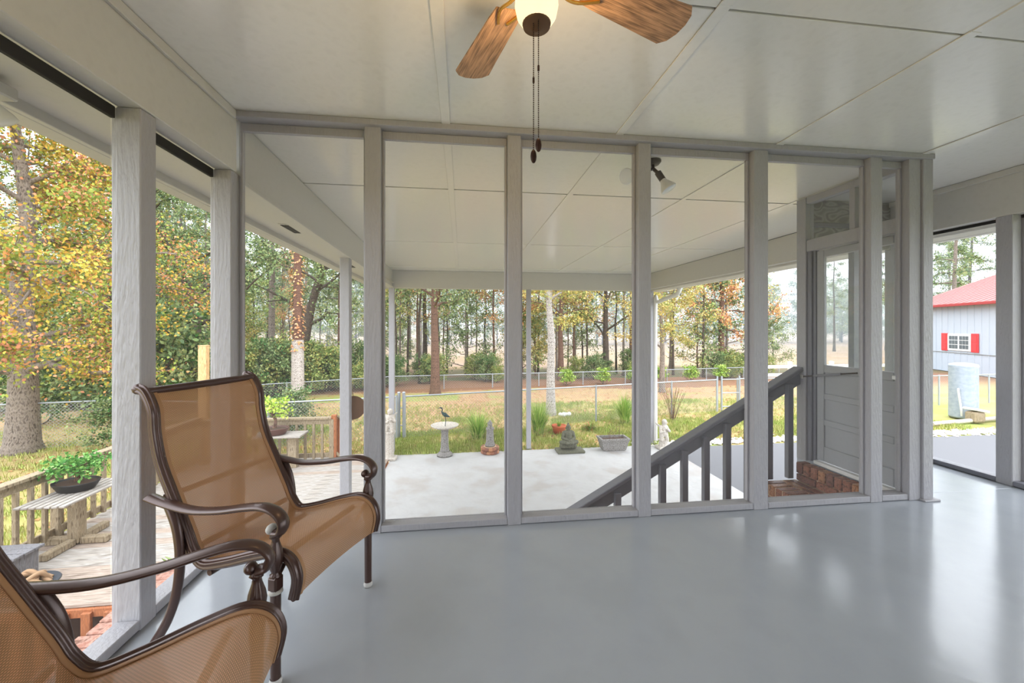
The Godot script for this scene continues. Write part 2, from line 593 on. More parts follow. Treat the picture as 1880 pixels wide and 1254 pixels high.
func build_grounds() -> void:
	var n := FastNoiseLite.new()
	n.seed = 11
	n.frequency = 0.06
	n.fractal_octaves = 4
	for zone in [["lawn", -16.0, 22.0, -3.0, 24.0, 0.2], ["field", -120.0, 140.0, -20.0, 160.0, 2.0]]:
		var m := MB.new()
		var cell: float = zone[5]
		var cols := int((zone[2] - zone[1]) / cell) + 1
		var rows := int((zone[4] - zone[3]) / cell) + 1
		for r in rows:
			for q in cols:
				var w: float = zone[1] + q * cell
				var d: float = zone[3] + r * cell
				m.v.append(P(w, 0.02 * n.get_noise_2d(w * 6.0, d * 6.0) if cell < 1 else 0.0, d))
				m.n.append(Vector3.UP)
				m.c.append(ground_colour(w, d, n))
		for r in rows - 1:
			for q in cols - 1:
				var w: float = zone[1] + (q + 0.5) * cell
				var d: float = zone[3] + (r + 0.5) * cell
				if w > -5.2 and w < 4.9 and d < 8.9 and cell < 1 or cell > 1 and w > -15.5 and w < 21.5 and d > -3 and d < 23.5:
					continue
				var a := r * cols + q
				m.i.append_array([a, a + 1, a + cols + 1, a, a + cols + 1, a + cols])
		var o := put(self, zone[0], m.mesh(), M.ground, Vector3(0, GROUND - 0.03, 0))
		tag(o, "straw and green lawn with fallen leaves around the patio" if zone[0] == "lawn" else "dry tan field stretching beyond the chain-link fence", zone[0], "", "structure")
	var s := thing("floor_patio", "pale stained concrete patio slab under the covered roof", "patio", P(1.6, GROUND, 5.5), 0, "", "structure")
	board(s, "slab", -1.5, 4.72, GROUND - 0.12, GROUND, 2.6, 8.95, M.concrete, 0.01)
	var a := thing("road_driveway", "grey asphalt driveway beside the patio", "driveway", P(14, GROUND, 2), 0, "", "structure")
	board(a, "asphalt", 4.72, 30.0, GROUND - 0.12, GROUND - 0.012, -3.0, 8.75, M.asphalt, 0.01)
	# pale stones edging the drive
	var st := MB.new()
	st.ball(Vector3.ZERO, Vector3(0.035, 0.022, 0.03), 6)
	var mm := MultiMesh.new()
	mm.transform_format = MultiMesh.TRANSFORM_3D
	mm.mesh = st.mesh()
	mm.instance_count = 2600
	for k in 2600:
		var w := rng.randf_range(4.0, 18.0)
		mm.set_instance_transform(k, Transform3D(Basis.from_euler(Vector3(0, rng.randf() * TAU, 0)).scaled(Vector3.ONE * rng.randf_range(0.5, 1.4)), P(w, GROUND, 9.02 + rng.randfn(0, 0.13))))
	var gv := MultiMeshInstance3D.new()
	gv.name = "gravel_strip"
	gv.multimesh = mm
	gv.material_override = M.gravel
	add_child(gv)
	tag(gv, "strip of pale gravel along the edge of the driveway", "gravel", "", "stuff")
	# low ground between the porch and the deck
	var pit := thing("floor_areaway", "low concrete ground between the porch wall and the deck", "ground", P(-3, -2.7, 2), 0, "", "structure")
	board(pit, "slab", -5.2, -1.5, -2.8, -2.7, -3.0, 4.5, M.asphalt, 0.01)
	board(pit, "bank", -5.4, -5.2, -2.8, GROUND - 0.02, -3.0, 9.0, M.soil, 0.01)
	board(pit, "back_bank", -5.2, -1.5, -2.8, -1.75, 4.75, 4.9, M.soil, 0.01)

# ---------------------------------------------------------------- porch shell
func build_porch() -> void:
	var f := thing("floor", "glossy grey painted porch floor", "floor", P(1.5, 0, 0), 0, "", "structure")
	board(f, "floor_slab", -1.40, 4.36, -0.16, 0.0, -2.4, WALL_D + 0.09, M.floor_paint, 0.003)
	board(f, "floor_slab", 3.29, 4.36, -0.16, 0.0, WALL_D + 0.09, 3.56, M.floor_paint, 0.003)
	var b := thing("wall_foundation", "brick foundation wall under the porch", "foundation", P(1.5, GROUND, 0), 0, "", "structure")
	board(b, "brick_core", -1.42, 4.34, -2.75, -0.16, -2.4, 2.52, M.brick_c, 0.01)
	var b2 := thing("wall_foundation_passage", "brick foundation wall under the passage behind the steps", "foundation", P(3.8, GROUND, 3), 0, "", "structure")
	board(b2, "brick_core", 3.27, 4.34, -2.75, -0.16, 2.53, 3.5, M.brick_c, 0.01)
	# rowlock ledge of pink brick outside the side sill
	for k in 40:
		var d := -0.3 + k * 0.0715
		board(b, "brick", -1.54 - 0.008 * (k % 3), -1.405, -0.16, -0.012, d, d + 0.062, M.brick_pink, 0.006)
	var c := thing("ceiling", "glossy off-white panelled porch ceiling with flat battens", "ceiling", P(1.5, CEIL, 3), 0, "", "structure")
	var ws := [-1.36, -0.12, 0.985, 2.12, 3.27, 4.36]
	var ds := [-2.4, -0.755, 1.445, 3.645, 5.95, 8.45, 9.0]
	for i in ws.size() - 1:
		for j in ds.size() - 1:
			board(c, "panel", (ws[i] if i > 0 or j < 2 else -1.62) + 0.001, ws[i + 1] - 0.001, CEIL, CEIL + 0.018, ds[j] + (0.005 if j < 3 else 0.011), ds[j + 1] - (0.005 if j < 2 else 0.011), M.ceiling_paint, 0.002)
	for i in range(1, ws.size() - 1):
		for j in ds.size() - 1:
			var d0: float = ds[j] + (0.0 if j == 0 else -0.03)
			if i == 1 or i == 2 or j == 2:
				board(c, "batten", ws[i] - 0.003, ws[i] + 0.05, CEIL - 0.007, CEIL, d0, ds[j + 1] - 0.03, M.ceiling_paint, 0.002)
			else:
				board(c, "batten", ws[i] + 0.002, ws[i] + 0.045, CEIL - 0.005, CEIL, d0, ds[j + 1] - 0.03, M.ceiling_paint, 0.002)
	board(c, "deck_boarding", -1.62, 4.5, CEIL + 0.03, CEIL + 0.06, -2.4, 9.1, M.dark_gap, 0.002)
	# roof above, so that the sky does not come through
	var r := thing("roof", "low roof over the porch and patio", "roof", P(1.5, CEIL + 0.07, 3), 0, "", "structure")
	board(r, "roof_deck", -2.0, 5.0, CEIL + 0.07, CEIL + 0.17, -2.5, 9.45, M.white_plastic, 0.01)
	# house wall behind the viewer
	var h := thing("wall_back", "white painted house wall at the back of the porch", "wall", P(1.5, 0, -2.4), 0, "", "structure")
	for k in 17:
		board(h, "siding_board", -1.4, 4.36, k * 0.15 - 0.05, k * 0.15 + 0.098, -2.5, -2.4, M.paint, 0.006)

func build_screen_wall() -> void:
	var w := thing("wall_front", "screen wall of grey posts on a low sill facing the patio", "screen wall", P(1, 0, WALL_D), 0, "", "structure")
	# posts: width ranges of the front faces
	var posts := [[-0.582, -0.488], [0.286, 0.371], [1.150, 1.236], [1.975, 2.083], [2.882, 2.976]]
	var edges := [-1.30]
	for p in posts:
		board(w, "post", p[0], p[1], 0.0, CEIL - 0.035, WALL_D, WALL_D + 0.088, M.post_paint, 0.003)
		edges.append(p[0])
		edges.append(p[1])
	edges.append(3.19)
	# corner column built of two boards
	board(w, "post", 3.19, 3.285, 0.0, CEIL - 0.035, WALL_D - 0.005, WALL_D + 0.09, M.post_paint, 0.003)
	board(w, "post", 3.287, 3.37, 0.0, CEIL - 0.035, WALL_D - 0.02, WALL_D + 0.09, M.post_paint, 0.003)
	board(w, "post_foot", 3.27, 3.40, 0.0, 0.012, WALL_D - 0.045, WALL_D + 0.09, M.post_paint, 0.003)
	board(w, "top_plate", -1.30, 3.375, CEIL - 0.037, CEIL - 0.001, WALL_D - 0.03, WALL_D + 0.09, M.post_paint, 0.003)
	for k in range(0, edges.size(), 2):
		var a: float = edges[k] + 0.001
		var b: float = edges[k + 1] - 0.001
		board(w, "sill", a, b, 0.004, 0.044, WALL_D + 0.002, WALL_D + 0.09, M.post_paint, 0.003)
		board(w, "head_strip", a, b, CEIL - 0.085, CEIL - 0.038, WALL_D + 0.045, WALL_D + 0.075, M.post_paint, 0.002)
		board(w, "stop_strip", a, a + 0.014, 0.044, CEIL - 0.086, WALL_D + 0.045, WALL_D + 0.075, M.post_paint, 0.002)
		board(w, "stop_strip", b - 0.014, b, 0.044, CEIL - 0.086, WALL_D + 0.045, WALL_D + 0.075, M.post_paint, 0.002)
		var s := put(w, "insect_screen", cbox(Vector3(b - a - 0.03, CEIL - 0.135, 0.002), 0.0004), M.insect_screen, P((a + b) / 2, CEIL / 2 - 0.02, WALL_D + 0.062) - w.position)
		s.set_meta("label", "fine grey insect screen")

func build_side_walls() -> void:
	# left side: posts carrying the beam, sill and screens
	var l := thing("wall_left", "screened side wall of rough sawn posts beside the chairs", "screen wall", P(-1.31, 0, 1), 0, "", "structure")
	var posts := [[-2.35, -2.26], [-0.9, -0.81], [0.46, 0.55], [1.814, 1.9], [2.46, 2.56]]
	for p in posts:
		board(l, "post", -1.402, -1.31, 0.0, 2.15, p[0], p[1], M.post_paint, 0.004)
		board(l, "stop_strip", -1.425, -1.403, 0.0, 2.15, p[0] + 0.01, p[0] + 0.05, M.post_paint, 0.002)
	for k in posts.size() - 1:
		var a: float = posts[k][1] + 0.001
		var b: float = posts[k + 1][0] - 0.001
		board(l, "sill", -1.40, -1.312, 0.006, 0.046, a, b, M.post_paint, 0.003)
		var s := put(l, "insect_screen", cbox(Vector3(0.002, 2.08, b - a - 0.02), 0.0004), M.insect_screen, P(-1.413, 1.08, (a + b) / 2) - l.position)
		s.set_meta("label", "fine grey insect screen")
		board(l, "gap_shade_strip", -1.42, -1.402, 2.10, 2.148, a, b, M.dark_gap, 0.002)  # solid dark strip painted in for the shaded gap above the screen
	var bl := thing("beam_left", "deep painted beam over the side screens with a trim strip", "beam", P(-1.35, 2.15, 1), 0, "", "structure")
	board(bl, "beam_board", -1.40, -1.30, 2.15, CEIL - 0.002, -2.4, 2.50, M.paint, 0.004)
	board(bl, "trim_strip", -1.30, -1.282, CEIL - 0.05, CEIL - 0.002, -2.4, 2.46, M.paint, 0.003)
	# beam continuing over the patio, a little out of square
	bar(bl, "beam_board", P(-1.37, 2.31, 2.58) - bl.position, P(-1.56, 2.31, 9.0) - bl.position, 0.09, 0.36, M.paint, 0.004)
	bar(bl, "beam_base_strip", P(-1.36, 2.118, 2.58) - bl.position, P(-1.55, 2.118, 9.0) - bl.position, 0.12, 0.03, M.paint, 0.003)
	# eave: soffit, sub-fascia and gutter
	var e := thing("eave_left", "white soffit and gutter hanging out past the side beam", "eave", P(-1.7, 2.2, 3), 0, "", "structure")
	bar(e, "soffit", P(-1.61, 2.215, -2.4) - e.position, P(-1.70, 2.215, 9.3) - e.position, 0.46, 0.012, M.paint, 0.002)
	bar(e, "fascia_board", P(-1.80, 2.215, -2.4) - e.position, P(-1.96, 2.215, 9.3) - e.position, 0.03, 0.11, M.paint, 0.003)
	bar(e, "gutter", P(-1.89, 2.225, -2.4) - e.position, P(-2.05, 2.225, 9.3) - e.position, 0.12, 0.11, M.paint, 0.012)
	for vd in [4.12, 6.5]:
		var v := MB.new()
		for k in 5:
			for q in 9:
				v.box(Vector3(-0.072 + k * 0.032, 0, -0.15 + q * 0.037), Vector3(0.024, 0.006, 0.026))
		var t := thing("soffit_vent", "dark louvred vent set in the white soffit", "vent", P(-1.60 - (vd - 4.12) * 0.06, 2.204, vd), 0, "soffit vents")
		put(t, "frame", cbox(Vector3(0.19, 0.006, 0.37), 0.002), M.paint, Vector3(0, 0.002, 0))
		put(t, "opening", v.mesh(), M.dark_gap, Vector3(0, -0.003, 0)).set_meta("label", "dark louvre openings")
	# right side
	var r := thing("wall_right", "screened side wall with one broad post facing the driveway", "screen wall", P(4.27, 0, 1), 0, "", "structure")
	posts = [[-2.35, -2.24], [-0.9, -0.78], [0.9, 1.02], [2.60, 2.70], [3.46, 3.55]]
	for p in posts:
		board(r, "post", 4.27, 4.36, 0.0, 2.13, p[0], p[1], M.post_paint, 0.004)
		board(r, "stop_strip", 4.362, 4.385, 0.0, 2.13, p[0] - 0.04, p[0] + 0.05, M.post_paint, 0.002)
	for k in posts.size() - 1:
		var a: float = posts[k][1] + 0.001
		var b: float = posts[k + 1][0] - 0.001
		board(r, "sill", 4.272, 4.355, 0.004, 0.042, a, b, M.rail_paint, 0.003)
		var s := put(r, "insect_screen", cbox(Vector3(0.002, 2.06, b - a - 0.02), 0.0004), M.insect_screen, P(4.37, 1.07, (a + b) / 2) - r.position)
		s.set_meta("label", "fine grey insect screen")
		board(r, "gap_shade_strip", 4.35, 4.37, 2.105, 2.128, a, b, M.dark_gap, 0.002)  # same dark strip, its colour standing in for shade in the screen gap
	var br := thing("beam_right", "deep painted beam on the driveway side with a trim strip", "beam", P(4.3, 2.13, 3), 0, "", "structure")
	board(br, "beam_board", 4.27, 4.40, 2.13, CEIL - 0.002, -2.4, 3.56, M.paint, 0.004)
	board(br, "trim_strip", 4.25, 4.27, CEIL - 0.05, CEIL - 0.002, -2.4, 3.52, M.paint, 0.003)
	bar(br, "beam_board", P(4.42, 2.31, 3.57) - br.position, P(4.40, 2.31, 9.0) - br.position, 0.09, 0.36, M.paint, 0.004)
	bar(br, "eave_strip", P(4.58, 2.12, -2.4) - br.position, P(4.56, 2.12, 9.2) - br.position, 0.22, 0.05, M.paint, 0.01)
	bar(br, "gutter", P(4.74, 2.14, -2.4) - br.position, P(4.72, 2.14, 9.2) - br.position, 0.10, 0.10, M.white_plastic, 0.02)

func build_door_wall() -> void:
	var w := thing("wall_entry", "short wall holding the storm door and its transom above the brick steps", "wall", P(3.3, 0, 3), 0, "", "structure")
	board(w, "post", 3.255, 3.345, -0.03, CEIL - 0.01, 3.42, 3.525, M.post_paint, 0.003)
	board(w, "jamb", 3.27, 3.335, -0.02, 2.0, 3.375, 3.418, M.rail_paint, 0.006)
	board(w, "jamb", 3.285, 3.33, -0.02, 2.0, 3.345, 3.372, M.rail_paint, 0.006)
	board(w, "header", 3.26, 3.34, 1.965, 2.075, 2.58, 3.418, M.post_paint, 0.004)
	board(w, "transom_rail", 3.26, 3.34, 2.42, CEIL - 0.01, 2.58, 3.418, M.post_paint, 0.003)
	board(w, "transom_post", 3.265, 3.335, 2.076, 2.42, 2.95, 3.0, M.post_paint, 0.003)
	board(w, "side_strip", 3.265, 3.335, 2.076, 2.42, 2.58, 2.62, M.post_paint, 0.003)
	board(w, "threshold", 3.262, 3.36, -0.028, 0.004, 2.58, 3.345, M.white_plastic, 0.003)
	var ts := put(w, "transom_screen", cbox(Vector3(0.002, 0.34, 0.80), 0.0004), M.insect_screen, P(3.30, 2.247, 3.02) - w.position)
	ts.set_meta("label", "grey screen in the transom opening")
	var d := thing("door_1", "grey storm door with glass above three sunken lower panels", "door", P(3.315, 0, 2.98), 0, "", "structure")
	var lo := 2.60
	var hi := 3.34
	board(d, "stile", 3.295, 3.33, 0.012, 1.955, lo, lo + 0.07, M.door_paint, 0.004)
	board(d, "stile", 3.295, 3.33, 0.012, 1.955, hi - 0.07, hi, M.door_paint, 0.004)
	for y in [[0.012, 0.15], [0.345, 0.40], [0.585, 0.64], [0.83, 0.90], [1.89, 1.955]]:
		board(d, "rail", 3.295, 3.33, y[0], y[1], lo + 0.071, hi - 0.071, M.door_paint, 0.005)
	for y in [[0.15, 0.345], [0.40, 0.585], [0.64, 0.83]]:
		board(d, "panel", 3.308, 3.32, y[0], y[1], lo + 0.071, hi - 0.071, M.door_paint, 0.001)
	board(d, "pane", 3.311, 3.315, 0.901, 1.889, lo + 0.071, hi - 0.071, M.glass, 0.0005).set_meta("label", "clear glass pane")
	board(d, "latch", 3.28, 3.296, 0.845, 0.875, lo + 0.02, lo + 0.075, M.white, 0.004).set_meta("label", "white latch plate")
	var rod := thing("door_closer", "thin dark closer rod bracing the storm door", "door closer", P(3.28, 0.8, 3.2))
	put(rod, "rod", tubes([[P(3.25, 0.77, 3.46) - rod.position, P(3.265, 0.865, 2.93) - rod.position]], 0.006), M.dark_bronze)
	put(rod, "tube", tubes([[P(3.255, 0.793, 3.33) - rod.position, P(3.263, 0.84, 3.07) - rod.position]], 0.011), M.rail_paint)
	put(rod, "bracket", cbox(Vector3(0.025, 0.035, 0.03), 0.004), M.worn_cap, P(3.252, 0.77, 3.455) - rod.position)
	# end wall of the passage
	var e := thing("wall_passage_end", "end screen wall of the passage with plywood above the opening", "screen wall", P(3.8, 0, 3.5), 0, "", "structure")
	board(e, "plywood_panel", 3.345, 4.268, 2.02, CEIL - 0.005, 3.49, 3.515, M.plywood, 0.002)
	board(e, "post", 3.83, 3.945, 0.0, 2.02, 3.47, 3.53, M.rail_paint, 0.003)
	board(e, "sill", 3.346, 3.829, 0.0, 0.04, 3.46, 3.53, M.rail_paint, 0.003)
	board(e, "sill", 3.946, 4.268, 0.0, 0.04, 3.46, 3.53, M.rail_paint, 0.003)
	board(e, "ledger", 3.346, 4.268, 2.22, 2.26, 3.45, 3.489, M.rail_paint, 0.003)

func build_patio_roof() -> void:
	var b := thing("beam_front", "grey painted beam along the far edge of the patio roof", "beam", P(1.5, 2.11, 9), 0, "", "structure")
	board(b, "beam_board", -1.56, 4.47, 2.105, CEIL - 0.002, 8.98, 9.08, M.paint, 0.004)
	board(b, "fascia_board", -2.05, 4.75, 2.12, CEIL + 0.1, 9.3, 9.34, M.paint, 0.004)
	board(b, "soffit", -2.05, 4.75, 2.2, 2.212, 9.08, 9.3, M.paint, 0.002)
	for p in [[-1.53, 9.03, "square grey roof post at the far deck corner of the patio", 0.115], [1.52, 9.03, "slim grey roof post standing at mid edge of the patio", 0.10], [4.47, 9.03, "grey roof post beside the downspout at the patio corner", 0.115], [-1.44, 5.2, "grey roof post carrying the beam beside the deck", 0.115]]:
		var t := thing("roof_post", p[2], "post", P(p[0], GROUND, p[1]))
		put(t, "shaft", cbox(Vector3(p[3], 3.66, p[3]), 0.006), M.post_paint, Vector3(0, 1.83, 0))
		put(t, "foot_plate", cbox(Vector3(p[3] + 0.02, 0.015, p[3] + 0.02), 0.003), M.rail_paint, Vector3(0, 0.008, 0))
	var ds := thing("downspout", "pale metal downspout elbow running from gutter to corner post", "downspout", P(4.7, 2.05, 8.2))
	var path := curve([P(4.70, 2.12, 8.15), P(4.70, 2.02, 8.16), P(4.68, 1.95, 8.3), P(4.58, 1.83, 8.85), P(4.57, 1.7, 8.97), P(4.57, -1.45, 8.97)], 5)
	var rel := []
	for q in path:
		rel.append(q - ds.position)
	put(ds, "pipe", tubes([rel], 0.045, 12), M.white_plastic)
	put(ds, "collar", tubes([[P(4.7, 2.10, 8.15) - ds.position, P(4.7, 2.06, 8.15) - ds.position]], 0.055, 12), M.white_plastic)
	# twin floodlight under the patio ceiling
	var f := thing("floodlight", "twin floodlight with two white bulbs under the patio ceiling", "floodlight", P(1.42, CEIL, 2.83))
	var plate := MB.new()
	plate.lathe(Vector3.ZERO, [Vector2(0, 0), Vector2(0.06, 0), Vector2(0.06, -0.012), Vector2(0.045, -0.03), Vector2(0, -0.03)], 20)
	put(f, "ceiling_plate", plate.mesh(), M.dark_bronze)
	for s in [[Vector3(-0.14, -0.115, 0.02), Vector3(-0.75, -0.35, 0.55)], [Vector3(0.035, -0.10, 0.02), Vector3(0.42, -0.85, 0.25)]]:
		var dir: Vector3 = s[1].normalized()
		var a: Vector3 = s[0]
		var arm := put(f, "arm", tubes([[Vector3(0, -0.03, 0), Vector3(0, -0.06, 0.005), a]], 0.013), M.dark_bronze)
		put(arm, "socket", tubes([[a - dir * 0.01, a + dir * 0.06]], 0.024, 14), M.dark_bronze)
		var bm := MB.new()
		bm.lathe(Vector3.ZERO, [Vector2(0.02, 0.0), Vector2(0.025, 0.02), Vector2(0.052, 0.07), Vector2(0.058, 0.085), Vector2(0.056, 0.092)], 20)
		var y := dir
		var x := y.cross(Vector3.UP).normalized()
		var bulb := put(f, "bulb", bm.mesh(), M.lamp_white, a + dir * 0.055, Basis(x, y, x.cross(y)))
		var lm := MB.new()
		lm.lathe(Vector3.ZERO, [Vector2(0.056, 0.092), Vector2(0.04, 0.098), Vector2(0, 0.1)], 20)
		put(bulb, "lens", lm.mesh(), M.lens)
	# floodlight on the side eave
	var g := thing("eave_floodlight", "white floodlight bulb on a box under the side eave", "floodlight", P(-1.79, 2.15, 1.74))
	put(g, "box", cbox(Vector3(0.11, 0.05, 0.13), 0.006), M.paint, Vector3(0.0, 0.01, 0.0))
	var gm := MB.new()
	gm.lathe(Vector3.ZERO, [Vector2(0.02, 0.0), Vector2(0.03, -0.03), Vector2(0.058, -0.09), Vector2(0.062, -0.11), Vector2(0.04, -0.122), Vector2(0, -0.125)], 20)
	put(g, "bulb", gm.mesh(), M.lamp_white, Vector3(-0.01, -0.02, 0.02), Basis.from_euler(Vector3(0.5, 0, 0.2)))

func build_stairs() -> void:
	var s := thing("brick_stairs", "reddish brick steps descending from the storm door to the patio", "stairs", P(2, GROUND, 3))
	var bm := [M.brick_a, M.brick_b, M.brick_c, M.brick_a]
	# threshold course standing under the door
	board(s, "mortar", 3.18, 3.26, -1.4, -0.04, 2.585, 3.42, M.mortar, 0.002)
	for k in 11:
		var d := 2.585 + k * 0.0775
		board(s, "brick", 3.155, 3.258, -0.135, -0.032 - 0.003 * (k % 2), d, d + 0.066, bm[(k * 7) % 4], 0.008)
	for k in 4:
		var d := 2.585 + k * 0.213
		board(s, "brick", 3.158, 3.25, -0.205, -0.143, d, d + 0.202, bm[(k * 3 + 1) % 4], 0.006)
	for q in 7:
		var y := -0.205 - q * 0.192
		var w1 := 3.155 - q * 0.34
		var w0 := w1 - 0.34
		board(s, "mortar", w0 + 0.008, w1 + 0.02, GROUND, y - 0.008, 2.59, 3.45, M.mortar, 0.002)
		for k in 11:
			var d := 2.585 + k * 0.0785
			board(s, "brick", w0, w0 + 0.2, y - 0.10, y - 0.002 * (k % 3), d, d + 0.068, bm[(k * 5 + q) % 4], 0.007)
		for k in 4:
			for c in 2:
				var d := 2.585 + k * 0.214 + (0.0 if c == 0 else -0.0)
				board(s, "brick", w0 + 0.208 + c * 0.068, w0 + 0.268 + c * 0.068, y - 0.06, y - 0.001 * k, d, d + 0.205, bm[(k * 3 + q + c) % 4], 0.006)
		for k in 4:
			var d := 2.585 + k * 0.214
			board(s, "brick", w0 + 0.003, w0 + 0.09, y - 0.175, y - 0.108, d, d + 0.203, bm[(k + q) % 4], 0.006)
	# handrail with square balusters on the patio side
	var h := thing("stair_railing", "grey painted wooden stair railing with square balusters", "railing", P(2, GROUND, 3.5))
	var top_a := P(3.255, 0.845, 3.5)
	var slope := 0.554
	var low_w := 0.62
	var at := func(w: float, dy: float) -> Vector3: return P(w, top_a.y - (top_a.x - w) * slope + dy, 3.5) - h.position
	bar(h, "handrail", at.call(3.26, 0.0), at.call(low_w, 0.0), 0.11, 0.038, M.rail_paint, 0.006)
	bar(h, "side_rail", at.call(3.26, -0.085), at.call(low_w, -0.085), 0.04, 0.12, M.rail_paint, 0.005)
	var k := 0
	var w := 3.12
	while w > low_w:
		var tp: Vector3 = at.call(w, -0.07)
		var bt: float = -0.2 - ceilf(maxf(0.0, (2.83 - w) / 0.34)) * 0.192
		bt = maxf(bt, GROUND) - h.position.y
		put(h, "baluster", cbox(Vector3(0.058, tp.y - bt, 0.05), 0.004), M.rail_paint, Vector3(tp.x, (tp.y + bt) / 2, 0.035 if k >= 0 else 0.0))
		w -= 0.215
		k += 1

# ---------------------------------------------------------------- ceiling fan
func build_fan() -> void:
	var f := thing("ceiling_fan", "ceiling fan with four wooden blades, brass arms and a lit glass bowl", "ceiling fan", P(0.225, CEIL, 1.19), 0)
	var mo := MB.new()
	mo.lathe(Vector3.ZERO, [Vector2(0, -0.001), Vector2(0.075, -0.001), Vector2(0.08, -0.03), Vector2(0.05, -0.05), Vector2(0.095, -0.06), Vector2(0.115, -0.09), Vector2(0.11, -0.15), Vector2(0.07, -0.18), Vector2(0.055, -0.21), Vector2(0.062, -0.225), Vector2(0, -0.225)], 32)
	put(f, "motor_housing", mo.mesh(), M.brass).set_meta("label", "polished brass motor housing")
	var bowl := MB.new()
	bowl.lathe(Vector3.ZERO, [Vector2(0.05, -0.222), Vector2(0.064, -0.235), Vector2(0.066, -0.27), Vector2(0.06, -0.30), Vector2(0.046, -0.322), Vector2(0.036, -0.328)], 32)
	put(f, "lamp_bowl", bowl.mesh(), M.lamp_glass).set_meta("label", "glowing frosted glass bowl")
	var cap := MB.new()
	cap.lathe(Vector3.ZERO, [Vector2(0.0435, -0.323), Vector2(0.041, -0.333), Vector2(0.016, -0.336), Vector2(0.014, -0.345), Vector2(0, -0.348)], 24)
	put(f, "lamp_cap", cap.mesh(), M.copper).set_meta("label", "round bronze cap under the bowl")
	for k in 4:
		var az := deg_to_rad(-18.4 + 90.0 * k)   # from depth towards width
		var dir := Vector3(sin(az), 0, -cos(az))
		var side := Vector3(cos(az), 0, sin(az))
		var pitch := 0.20
		var up := Vector3.UP
		var across := (side * cos(pitch) + up * sin(pitch)).normalized()
		var nn := across.cross(dir).normalized()
		if nn.y < 0:
			nn = -nn
		# outline: narrow at the root, wide with clipped round corners at the tip
		var out := []
		for q in [[0.19, -0.052], [0.24, -0.058], [0.50, -0.074], [0.565, -0.078], [0.593, -0.055], [0.607, -0.02], [0.609, 0.02], [0.600, 0.055], [0.575, 0.08], [0.50, 0.074], [0.24, 0.058], [0.19, 0.052]]:
			out.append(Vector2(q[0], q[1]))
		var m := MB.new()
		for s in [-1.0, 1.0]:
			var b := m.v.size()
			for q in out:
				m.v.append(dir * q.x + across * q.y + nn * s * 0.003)
				m.n.append(nn * s)
				m.u.append(Vector2(q.x * 1.5, q.y * 2.6 + 0.5 + k * 0.03))
			for q in range(1, out.size() - 1):
				m.i.append_array([b, b + q, b + q + 1])
		for q in out.size():
			var p0: Vector2 = out[q]
			var p1: Vector2 = out[(q + 1) % out.size()]
			var b := m.v.size()
			var en: Vector3 = (dir * (p1.y - p0.y) - across * (p1.x - p0.x)).normalized()
			for z in [[p0, -1.0], [p1, -1.0], [p1, 1.0], [p0, 1.0]]:
				m.v.append(dir * z[0].x + across * z[0].y + nn * z[1] * 0.003)
				m.n.append(en)
				m.u.append(Vector2(z[0].x * 2.2, z[0].y * 2.6))
			m.i.append_array([b, b + 1, b + 2, b, b + 2, b + 3])
		put(f, "blade", m.mesh(), M.blade_wood, Vector3(0, -0.143, 0))
		var arms := []
		for s in [-1.0, 1.0]:
			arms.append(curve([dir * 0.075 + across * 0.012 * s + up * -0.165, dir * 0.12 + across * 0.03 * s + up * -0.172, dir * 0.18 + across * 0.042 * s + up * -0.158, dir * 0.25 + across * 0.018 * s + up * -0.151], 4))
		put(f, "blade_arm", tubes(arms, 0.006, 8), M.brass).set_meta("label", "curved brass blade arm")
	for c in [[-0.013, 0.02, -0.715, 0.0], [0.0, 0.03, -0.685, 0.03]]:
		var ch := MB.new()
		var y := -0.333
		while y > c[2]:
			ch.ball(Vector3(c[0], y, c[1]), Vector3.ONE * 0.0022, 6)
			y -= 0.0056
		ch.tube([Vector3(c[0], -0.50 + c[3], c[1]), Vector3(c[0], -0.515 + c[3], c[1])], [0.0035, 0.0035], 6)
		var pc := put(f, "pull_chain", ch.mesh(), M.chain_bronze)
		pc.set_meta("label", "beaded pull chain")
		var fob := MB.new()
		fob.ball(Vector3(c[0], c[2] - 0.02, c[1]), Vector3(0.0095, 0.021, 0.006), 12)
		put(pc, "fob", fob.mesh(), M.chain_bronze)
	var lamp := OmniLight3D.new()
	lamp.name = "fan_light"
	lamp.position = Vector3(0, -0.275, 0)
	lamp.light_color = Color(1.0, 0.84, 0.6)
	lamp.light_energy = 0.10
	lamp.light_size = 0.06
	lamp.omni_range = 12.0
	lamp.omni_attenuation = 2.0
	lamp.shadow_enabled = true
	f.add_child(lamp)

# ---------------------------------------------------------------- sling chairs
func build_chairs() -> void:
	var a := make_chair("sling_chair", "bronze framed patio armchair with brown woven sling, standing near the screen corner", P(-0.829, 0, 1.848), deg_to_rad(-21.3))
	var b := make_chair("sling_chair", "bronze framed patio armchair with brown woven sling, behind the first one along the side screens", P(-0.848, 0, 0.938), deg_to_rad(10.4))
	for o in [a, b]:
		o.set_meta("group", "sling armchairs on the porch")
	b.set_meta("label", "brown sling patio armchair whose far arm overlaps the other chair's front leg")

